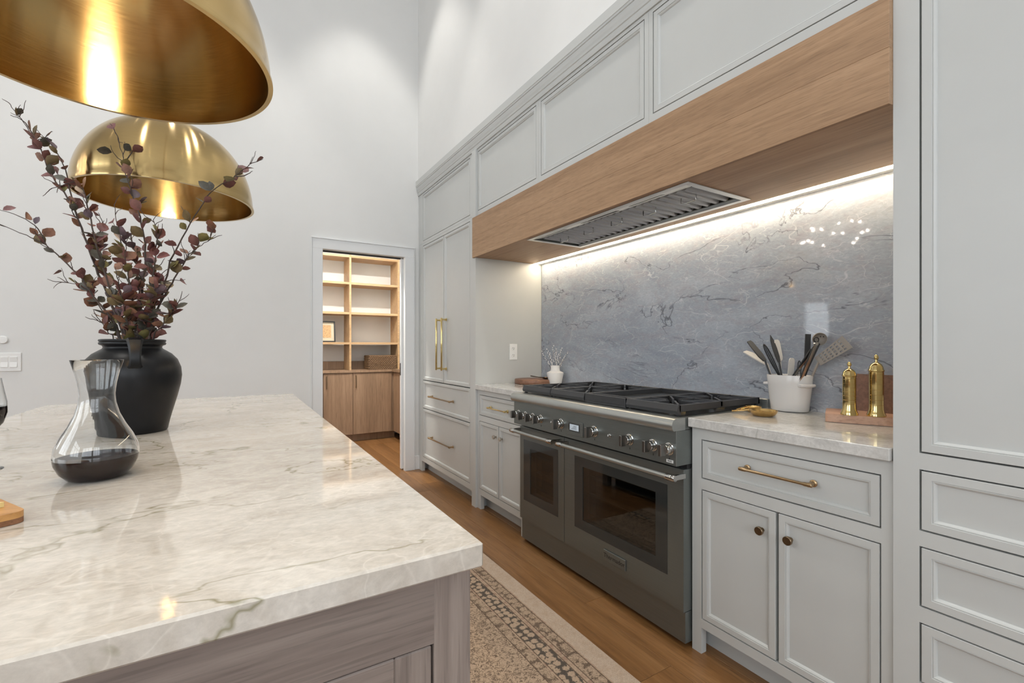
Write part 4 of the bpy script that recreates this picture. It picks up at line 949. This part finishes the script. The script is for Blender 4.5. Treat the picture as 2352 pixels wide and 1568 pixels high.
branch('leafy branch rising left of centre in front of the far pendant', [(290, 775), (250, 660), (222, 560), (200, 470), (178, 420), (120, 432)], -.04, 40, 6, lo_=.15)
branch('slender centre branch ending in curled bare tips', [(318, 775), (330, 640), (332, 545), (312, 470), (292, 410), (283, 362), (270, 312)], .03, 28, 4, lo_=.2, hi_=.8, fork=[([(283, 365), (300, 352), (303, 345)], 3)])
branch('branch leaning right with a forked tip past the far pendant', [(345, 770), (372, 680), (392, 600), (438, 512), (486, 440), (540, 405), (578, 372)], .0, 18, 5, r0=.0042, lo_=.3, hi_=.95, fork=[([(540, 405), (565, 402), (580, 393)], 0)])
branch('short right branch splitting into fine bare twigs', [(342, 775), (368, 700), (400, 640), (430, 590), (455, 568), (488, 548)], .05, 22, 7, lo_=.15)
branch('low right branch with leaves over the vase rim', [(350, 780), (372, 750), (390, 725), (403, 705), (414, 690)], -.05, 26, 4, r0=.003, lo_=.1)
branch('low left branch with grey leaves and bare twig tips', [(272, 780), (240, 720), (210, 680), (185, 655), (142, 648)], .04, 24, 5, r0=.003, lo_=.2)
branch('dense reddish branch in the middle of the bunch', [(312, 780), (305, 690), (290, 610), (275, 540), (262, 470)], -.07, 46, 6, lo_=.15)
branch('dense branch right of the middle with rust leaves', [(330, 780), (345, 700), (352, 620), (360, 550), (352, 505)], -.05, 46, 7, lo_=.15)
branch('dense branch left of the middle with purple leaves', [(298, 780), (268, 700), (245, 630), (228, 560), (235, 515)], .06, 44, 7, lo_=.15)
branch('short spray of drooping leaves beside the vase mouth', [(262, 782), (250, 765), (240, 748), (228, 738)], -.02, 7, 2, r0=.0025, lo_=.3)
branch('bushy short branch at the front of the bunch', [(305, 782), (292, 740), (282, 690), (270, 640)], -.09, 34, 4, r0=.003, lo_=.25)
branch('bushy short branch leaning right at the front of the bunch', [(328, 782), (340, 730), (352, 675), (372, 628)], -.08, 34, 4, r0=.003, lo_=.25)
branch('bushy branch at the back of the bunch behind the others', [(315, 782), (318, 710), (322, 640), (310, 580), (300, 545)], .09, 38, 4, r0=.003, lo_=.25)

# glass decanter
DC = Vector((-.250, 1.315, CT))
dcn = thing('wine_decanter', 'clear glass wine decanter a third full of red wine', 'decanter', DC)
op = [(0, .0), (.040, .0), (.050, .004), (.062, .018), (.0695, .036), (.0715, .052), (.069, .070), (.060, .092), (.048, .114), (.0375, .138), (.0315, .162), (.0300, .180), (.0325, .204), (.0375, .228), (.0445, .2535)]
wt = .0016
ip = [(0, .004), (.039, .004), (.049, .0075), (.0602, .020), (.0678, .0365), (.0697, .052), (.0672, .0695), (.0583, .091), (.0464, .1132), (.036, .1375), (.0300, .1618), (.0285, .180), (.0312, .2043), (.0364, .2283), (.0438, .2535)]
build('glass_body', MB().lathe(op + [(.0442, .2538)] + ip[::-1], DC, 64), 'clear_glass', dcn, ang=60)
wp = [(0, .0035), (.0394, .0035), (.0495, .0070), (.0608, .0196), (.0684, .0364), (.0700, .046), (.0702, .0475), (0, .0475)]
build('wine', MB().lathe(wp, DC, 64), 'wine', dcn, ang=60)
# wine glass at the left edge
GC = view_pt(-42, 1078, 1.05); GC.z = CT
wg = thing('wine_glass', 'stemmed glass of red wine at the left edge', 'wine glass', GC)
go = [(0, 0), (.034, 0), (.0345, .0015), (.02, .004), (.006, .010), (.004, .02), (.004, .07), (.006, .078), (.02, .088), (.034, .106), (.0405, .130), (.040, .155), (.034, .19), (.031, .21)]
gi = [(0, .084), (.018, .0905), (.0325, .1075), (.0393, .1305), (.0388, .155), (.0330, .19), (.0300, .21)]
build('glass_bowl', MB().lathe(go + gi[::-1], GC, 48), 'clear_glass', wg, ang=60)
build('wine', MB().lathe([(0, .0835), (.0184, .0900), (.0331, .1072), (.0398, .1303), (.0396, .145), (0, .145)], GC, 48), 'wine', wg, ang=60)
# serving board with cheese at the left edge
ang = math.atan2(1.041 - 1.025, -.284 + .309)
bo = Matrix.Translation((-.284, 1.041, CT)) @ Matrix.Rotation(R(31), 4, 'Z')
bb_ = thing('serving_board', 'orange-brown wooden serving board at the left edge', 'serving board', (-.4, 1.1, CT))
def rrect(x0, x1, y0, y1, r, n=5):
    P = []
    for cx, cy, a0 in ((x1 - r, y1 - r, 0), (x0 + r, y1 - r, 90), (x0 + r, y0 + r, 180), (x1 - r, y0 + r, 270)):
        for k in range(n + 1): a = R(a0 + 90 * k / n); P.append((cx + r * math.cos(a), cy + r * math.sin(a)))
    return P
build('top_layer', MB().prism(rrect(-.30, 0, .0, .22, .014), 'Z', .0092, .0192).xf(bo), 'board_maple', bb_)
build('bottom_layer', MB().prism(rrect(-.30, 0, .0, .22, .014), 'Z', 0.0005, .0092).xf(bo), 'board_endgrain', bb_)
one('cheese_slice', MB().prism([(-.012, .052), (-.024, .072), (-.13, .115), (-.13, .02)], 'Z', .0195, .0275).xf(bo), 'cheese', 'pale yellow cheese wedge on the serving board', 'cheese', off=(-.36, 1.08, CT + .0195), smooth=False)

# ------------------------------------------------------------------ left counter objects
rbd = MB().lathe([(0, .001), (.146, .001), (.150, .005), (.150, .032), (.146, .036), (0, .036)], (1.985, 2.945, CT), 64)
one('round_cutting_board', rbd, 'board_walnut', 'round brown wooden board left of the range', 'cutting board', off=(1.985, 2.945, CT), ang=50)
sp_ = thing('serving_spoon', 'dark metal spoon lying on the round board', 'spoon', (1.96, 2.86, CT + .036))
sb = Vector((2.03, 2.85, CT + .037)); sdir = Vector((-.55, .83, 0)).normalized()
build('bowl', MB().lathe([(0, .001), (.018, .002), (.030, .009), (.034, .014), (.0335, .015), (.029, .0105), (.017, .004), (0, .003)], sb, 28), 'spoon_dark', sp_)
build('handle', MB().tube([sb + sdir * .031 + Vector((0, 0, .013)), sb + sdir * .06 + Vector((0, 0, .014)), sb + sdir * .12 + Vector((0, 0, .021)), sb + sdir * .128 + Vector((0, 0, .022))], [.004, .003, .004, .003], 8), 'spoon_dark', sp_)
WV = Vector((2.075, 2.795, CT))
one('ceramic_vase', MB().lathe([(0, .001), (.044, .001), (.046, .004), (.0635, .083), (.0625, .089), (.036, .102), (.0335, .106), (.033, .142), (.030, .142), (.029, .105), (.055, .088), (.040, .01), (0, .008)], WV, 48), 'vase_white', 'small white ceramic vase of catkin stems left of the range', 'vase', off=WV, ang=40)
rc2 = random.Random(11)
for k in range(10):
    # each stem fans out of the neck
    fan = [(-.100, .245), (-.062, .262), (-.045, .232), (-.018, .288), (.0, .235), (.008, .262), (.022, .225), (.052, .268), (.070, .20), (.098, .245)][k]
    tip = WV + RT * fan[0] + Vector((0, 0, fan[1])) + FW * rc2.uniform(-.035, .03)
    base = WV + Vector((rc2.uniform(-.012, .012), rc2.uniform(-.012, .012), .03))
    midp = base.lerp(tip, .55) + RT * (-fan[0] * .12)
    s_ = thing('catkin_stem', 'dark twig with white catkins in the small white vase', 'twig', base, 'catkin stems in the small white vase')
    pp = [base, base.lerp(midp, .5), midp, tip]
    build('twig', MB().tube(pp, [.0018, .0017, .0015, .001], 5), 'twig_bark', s_)
    cm = MB()
    for j in range(9):
        t = .48 + .52 * j / 8; p = (midp.lerp(tip, (t - .5) / .5) if t > .5 else midp)
        d = Vector((rc2.uniform(-1, 1), rc2.uniform(-1, 1), rc2.uniform(0, 1))).normalized()
        cm.ball(p + d * .004, .0042, 6, 4, mtx=((tip - midp).normalized() + d * .6).to_track_quat('Z', 'Y').to_matrix().to_4x4() @ Matrix.Diagonal((.8, .8, 1.5, 1)))
    build('catkins', cm, 'catkin', s_)

# ------------------------------------------------------------------ right counter objects
PC_ = Vector((2.094, 1.100, CT))
ckr = thing('utensil_crock', 'oval white ceramic crock full of kitchen utensils', 'crock', PC_)
build('body', MB().lathe([(0, .002), (.072, .002), (.077, .006), (.083, .05), (.090, .11), (.0945, .157), (.0935, .159), (.090, .157), (.085, .11), (.078, .05), (.070, .010), (0, .008)], PC_, 64, sx=.66, sy=1.0), 'white_ceramic', ckr, ang=50)
def lug(ang_):
    # handle loop on the oval's end
    c, s = math.cos(ang_), math.sin(ang_); q = []
    for t in (-.42, -.36, -.22, 0, .22, .36, .42):
        rr_ = .089 + (.017 if abs(t) < .40 else .002) - abs(t) * .01
        q.append(PC_ + Vector((rr_ * .70 * math.cos(ang_ + t), rr_ * 1.0 * math.sin(ang_ + t), .118)))
    return MB().tube(q, [.0065, .007, .0075, .0075, .0075, .007, .0065], 10)
build('lug_handle', lug(R(-112)), 'white_ceramic', ckr)
build('lug_handle', lug(R(90)), 'white_ceramic', ckr)
UB = CT + .02
def uroot(name, label, tip, cat='utensil', base=None):
    b = Vector(base) if base else PC_ + Vector((0, 0, .02))
    return thing(name, label, cat, b, 'utensils in the white crock')
def upt(px, py, xp=2.09): return view_pt(px, py, xp / (math.sin(yaw) + math.cos(yaw) * (px - 1176) / 1058))
def blade_mb(base, tip, wid, thick, outline, face):
    # flat head: outline = [(t along, w across)], lies in the plane of (tip-base) and face x axis
    ax = (tip - base); L = ax.length; ax.normalize(); ac = (face - ax * face.dot(ax)).normalized(); nn = ax.cross(ac).normalized()
    top = [base + ax * L * t + ac * wid * w_ for t, w_ in outline]
    V = [p + nn * thick / 2 for p in top] + [p - nn * thick / 2 for p in top]; n = len(top)
    return MB().add(V, [tuple(range(n)), tuple(range(n, 2 * n))[::-1]] + [(i, (i + 1) % n, n + (i + 1) % n, n + i) for i in range(n)])
ROUND = [(0, -.5), (.06, -.8), (.2, -1), (.8, -1), (.93, -.86), (1, -.5), (1, .5), (.93, .86), (.8, 1), (.2, 1), (.06, .8), (0, .5)]
def utensil(name, label, foot, neck, tip, wid, mat_head, mat_stem, outline=ROUND, thick=.005, tilt=0.0, part='head'):
    u = uroot(name, label, tip, base=foot)
    build('handle', MB().tube([foot, foot.lerp(neck, .5), neck], [.0055, .005, .004], 8), mat_stem, u)
    face = (RT + FW * tilt).normalized()
    build(part, blade_mb(neck, tip, wid, thick, outline, face), mat_head, u, smooth=False)
    return u
def foot(i, n=10):
    a = 2 * math.pi * i / n; return PC_ + Vector((.022 * math.cos(a), .035 * math.sin(a), .012))
# white scraper hanging out to the left
utensil('bowl_scraper', 'white curved silicone scraper at the left of the crock', foot(3), upt(1763, 838, 2.10), upt(1713, 806, 2.10), .022, 'silicone_white', 'silicone_white', [(0, -.25), (.25, -.55), (.7, -.75), (1, -.85), (1.0, .2), (.8, .85), (.45, .95), (.15, .5), (0, .25)])
utensil('spatula', 'black angled spatula at the left of the crock', foot(2), upt(1757, 828, 2.075), upt(1720, 783, 2.07), .014, 'silicone_dark', 'silicone_dark', [(0, -.6), (.25, -1), (.8, -.9), (1.0, -.75), (1.0, .6), (.9, .9), (.3, 1), (0, .6)])
utensil('spoonula', 'black pointed spoon spatula standing in the crock', foot(1), upt(1790, 832, 2.11), upt(1769, 769, 2.115), .010, 'silicone_dark', 'silicone_dark', [(0, -.5), (.2, -.9), (.5, -1), (.8, -.75), (1, 0), (.8, .75), (.5, 1), (.2, .9), (0, .5)])
utensil('spatula', 'tall white silicone spatula in the crock', foot(4), upt(1792, 828, 2.125), upt(1783, 780, 2.13), .0135, 'silicone_white', 'silicone_white')
utensil('spatula', 'short white silicone spatula at the front of the crock', foot(5), upt(1815, 868, 2.08), upt(1819, 822, 2.075), .0125, 'silicone_white', 'silicone_white')
utensil('turner', 'straight dark grey turner standing behind the tongs', foot(6), upt(1853, 840, 2.11), upt(1856, 767, 2.115), .0115, 'silicone_dark', 'silicone_dark', [(0, -.8), (.05, -1), (1, -1), (1, 1), (.05, 1), (0, .8)])
# whisks
def whisk(label, ft, tip, rad, n):
    u = uroot('whisk', label, tip, base=ft)
    neck = ft.lerp(tip, .42); build('handle', MB().tube([ft, neck], [.006, .005], 10), 'silicone_dark', u)
    ax = (tip - neck); L = ax.length; ax.normalize(); a_ = ax.cross(Vector((0, 1, .2))).normalized(); b_ = ax.cross(a_)
    for k in range(n):
        q = math.pi * k / n; dv = a_ * math.cos(q) + b_ * math.sin(q); P = []
        for j in range(15):
            t = math.pi * j / 14; s = -math.cos(t)
            P.append(neck + ax * (L * math.sin(t) ** .7 if 0 < j < 14 else 0) + dv * (rad * s * (math.sin(t) ** .5 if 0 < j < 14 else .15)))
        build('wire', MB().tube(P, .0012, 5), 'wire_black', u)
whisk('black wire balloon whisk leaning left in the crock', foot(7), upt(1754, 790, 2.06), .016, 5)
whisk('small black whisk at the front of the crock', foot(8), upt(1836, 828, 2.065), .012, 3)
# slotted turner with holes
st_root = uroot('slotted_turner', 'grey slotted turner leaning right out of the crock', None, base=foot(9))
nk = upt(1880, 832, 2.10); tp_ = upt(1948, 786, 2.10); ft = foot(9)
build('handle', MB().tube([ft, ft.lerp(nk, .6) + Vector((0, 0, -.004)), nk], [.0055, .0055, .005], 8), 'silicone_grey', st_root)
ax = (tp_ - nk); L = ax.length; ax.normalize(); ac = Vector((0, 0, 1)) - ax * ax.z; ac.normalize(); nn = ax.cross(ac)
nu, nv = 15, 9
def tp(u_, v_):
    half = .020 + .010 * u_
    return nk + ax * (L * u_) + ac * ((v_ - .5) * 2 * half + .004)
mb = MB(); V = []; F = []
for s_ in (1, -1):
    for i in range(nu + 1):
        for j in range(nv + 1): V.append(tp(i / nu, j / nv) + nn * .0016 * s_)
K = (nu + 1) * (nv + 1)
hole = lambda i, j: (2 <= i <= 12 and 1 <= j <= 7 and i % 2 == 0 and j % 2 == 1)
for i in range(nu):
    for j in range(nv):
        a, b, c, d_ = i * (nv + 1) + j, (i + 1) * (nv + 1) + j, (i + 1) * (nv + 1) + j + 1, i * (nv + 1) + j + 1
        if hole(i, j):
            for p, q in ((a, b), (b, c), (c, d_), (d_, a)): F.append((p, q, q + K, p + K))
        else:
            F.append((a, b, c, d_)); F.append((a + K, d_ + K, c + K, b + K))
rim_ = [i * (nv + 1) for i in range(nu + 1)] + [nu * (nv + 1) + j for j in range(1, nv + 1)] + [i * (nv + 1) + nv for i in range(nu - 1, -1, -1)] + [j for j in range(nv - 1, 0, -1)]
for k in range(len(rim_)):
    p, q = rim_[k], rim_[(k + 1) % len(rim_)]; F.append((p, q, q + K, p + K))
build('slotted_head', mb.add(V, F), 'silicone_grey', st_root, smooth=False)
# ladle / skimmer head
ld_ = uroot('ladle', 'grey round skimmer ladle at the top of the crock', None, base=foot(0))
lc = upt(1882, 778, 2.105)
build('handle', MB().tube([foot(0), foot(0).lerp(lc, .6), lc + Vector((0, 0, -.02))], [.0055, .005, .004], 8), 'silicone_dark', ld_)
lm = (-FW * .9 - RT * .25 + Vector((0, 0, -.25))).normalized().to_track_quat('Z', 'Y').to_matrix().to_4x4()
bp = [(0, -.022), (.010, -.021), (.020, -.015), (.026, -.004), (.0275, .006), (.026, .006), (.0245, -.003), (.019, -.0132), (.009, -.019), (0, -.020)]
build('bowl', MB().lathe(bp, lc, 32, mtx=lm), 'silicone_grey', ld_, ang=50)
for dx in (-.008, .004):
    build('drain_hole', MB().ball(lc + RT * dx - FW * .019 + Vector((0, 0, .009)), .0028, 8, 6), 'dark_slot', ld_)
# tongs
tg_ = uroot('tongs', 'steel tongs leaning in front of the dark turner', None, base=PC_ + Vector((-.02, .02, .06)))
t0 = upt(1875, 789, 2.06); arms = [(upt(1824, 864, 2.062), 0), (upt(1842, 868, 2.055), 1)]
for e_, k in arms:
    e2 = e_ + (e_ - t0).normalized() * .055
    build('arm', blade_mb(t0, e2, .0058, .002, [(0, -.5), (.1, -1), (1, -.75), (1, .75), (.1, 1), (0, .5)], RT), 'chrome', tg_, smooth=False)
    build('dark_grip', blade_mb(t0 + FW * .003, e2 + FW * .003, .0085, .003, [(.12, -1), (.8, -.9), (.8, .9), (.12, 1)], RT), 'silicone_dark', tg_, smooth=False)
build('hinge', MB().tube([t0 - FW * .004, t0 + FW * .008], .007, 14), 'chrome', tg_)
build('pull_ring', MB().tube([t0 + Vector((0, 0, .004)) + RT * (.010 * math.cos(a)) + Vector((0, 0, .012 + .010 * math.sin(a))) for a in [2 * math.pi * k / 12 for k in range(13)]], .002, 6, cap=False), 'wire_black', tg_)
# brass scoops
def scoop(label, c, r, hd, hl):
    s_ = thing('brass_scoop', label, 'scoop', c, 'brass scoops on the counter')
    build('bowl', MB().lathe([(0, .0005), (r * .62, .0005), (r * .8, .005), (r * .95, .016), (r, .024), (r * .975, .0245), (r * .92, .017), (r * .76, .0065), (r * .55, .003), (0, .003)], c, 48), 'brass', s_, ang=50)
    sd = Vector((-hd.y, hd.x, 0)); b0 = c + hd * r * .96 + Vector((0, 0, .0215)); P = []
    for t, w_ in ((0, .012), (.25, .010), (.55, .009), (.85, .010), (1.0, .005)): P.append((b0 + hd * hl * t + Vector((0, 0, -.012 * t)), w_))
    loop = [p + sd * w_ for p, w_ in P] + [p - sd * w_ for p, w_ in P[::-1]]
    build('loop_handle', MB().tube(loop, .0026, 7), 'brass', s_)
scoop('round brass scoop on the counter beside the white crock', Vector((1.852, 1.075, CT)), .052, Vector((-.25, .97, 0)).normalized(), .07)
scoop('small brass scoop behind the larger one near the range', Vector((1.93, 1.165, CT)), .032, Vector((-.75, .0, 0)).normalized() if False else Vector((-.6, .3, 0)).normalized(), .045)
# board, mills, leaning board, white jar
an = R(-24); bm_ = Matrix.Translation((1.915, .871, CT)) @ Matrix.Rotation(an * -1, 4, 'Z')
# local x = to the wall, local y = towards the camera (negative)
bmx = Matrix.Translation((1.908, .872, CT)) @ Matrix.Rotation(R(23.5), 4, 'Z')
one('cutting_board', MB().prism(rrect(0, .205, -.30, 0, .012), 'Z', .001, .030).xf(bmx), 'board_cherry', 'pinkish wooden board under the brass mills', 'cutting board', off=(1.95, .8, CT), smooth=True)
def mill(label, x, y, h, r):
    z = CT + .0302; m_ = thing('pepper_mill', label, 'mill', (x, y, z), 'brass pepper mills')
    build('body', MB().lathe([(0, 0), (r * 1.28, 0), (r * 1.30, .004), (r * 1.15, .012), (r * 1.0, .026), (r * .97, .05), (r * .985, h * .5), (r * .98, h * .715), (r * 1.0, h * .72), (0, h * .72)], (x, y, z), 40), 'brass_polished', m_, ang=30)
    for k in range(7): build('turned_line', MB().lathe([(r * .975, 0), (r * .993, .0006), (r * .975, .0012)], (x, y, z + .04 + (h * .72 - .05) * k / 6), 40), 'brass', m_)
    build('cap', MB().lathe([(0, h * .722), (r * .98, h * .722), (r * 1.08, h * .735), (r * 1.08, h * .75), (r * .98, h * .762), (r * .92, h * .80), (r * .72, h * .842), (r * .40, h * .868), (r * .22, h * .88), (0, h * .88)], (x, y, z), 40), 'brass_polished', m_, ang=40)
    build('finial', MB().lathe([(0, h * .875), (r * .20, h * .88), (r * .16, h * .915), (r * .26, h * .925), (r * .33, h * .95), (r * .27, h * .98), (r * .1, h), (0, h)], (x, y, z), 24), 'brass_polished', m_, ang=50)
mill('shorter brass pepper mill on the pinkish board', 1.955, .812, .196, .0215)
mill('taller brass pepper mill on the pinkish board', 2.000, .745, .224, .0225)
one('leaning_board', MB().prism(rrect(.56, .905, 0, .175, .012), 'X', 0, .02).xf(Matrix.Translation((2.115, 0, CT + .001)) @ Matrix.Rotation(R(8), 4, 'Y')), 'board_walnut', 'reddish brown cutting board leaning on the backsplash', 'cutting board', off=(2.12, .74, CT), smooth=True)
one('ceramic_jar', MB().lathe([(0, .001), (.022, .001), (.032, .014), (.036, .030), (.033, .046), (.022, .058), (.018, .066), (.020, .070), (.016, .070), (.014, .060), (0, .058)], (2.068, .668, CT + .0302), 32), 'white_ceramic', 'small white jar half hidden beside the tall cabinet', 'jar', off=(2.068, .668, CT + .0302), ang=50)
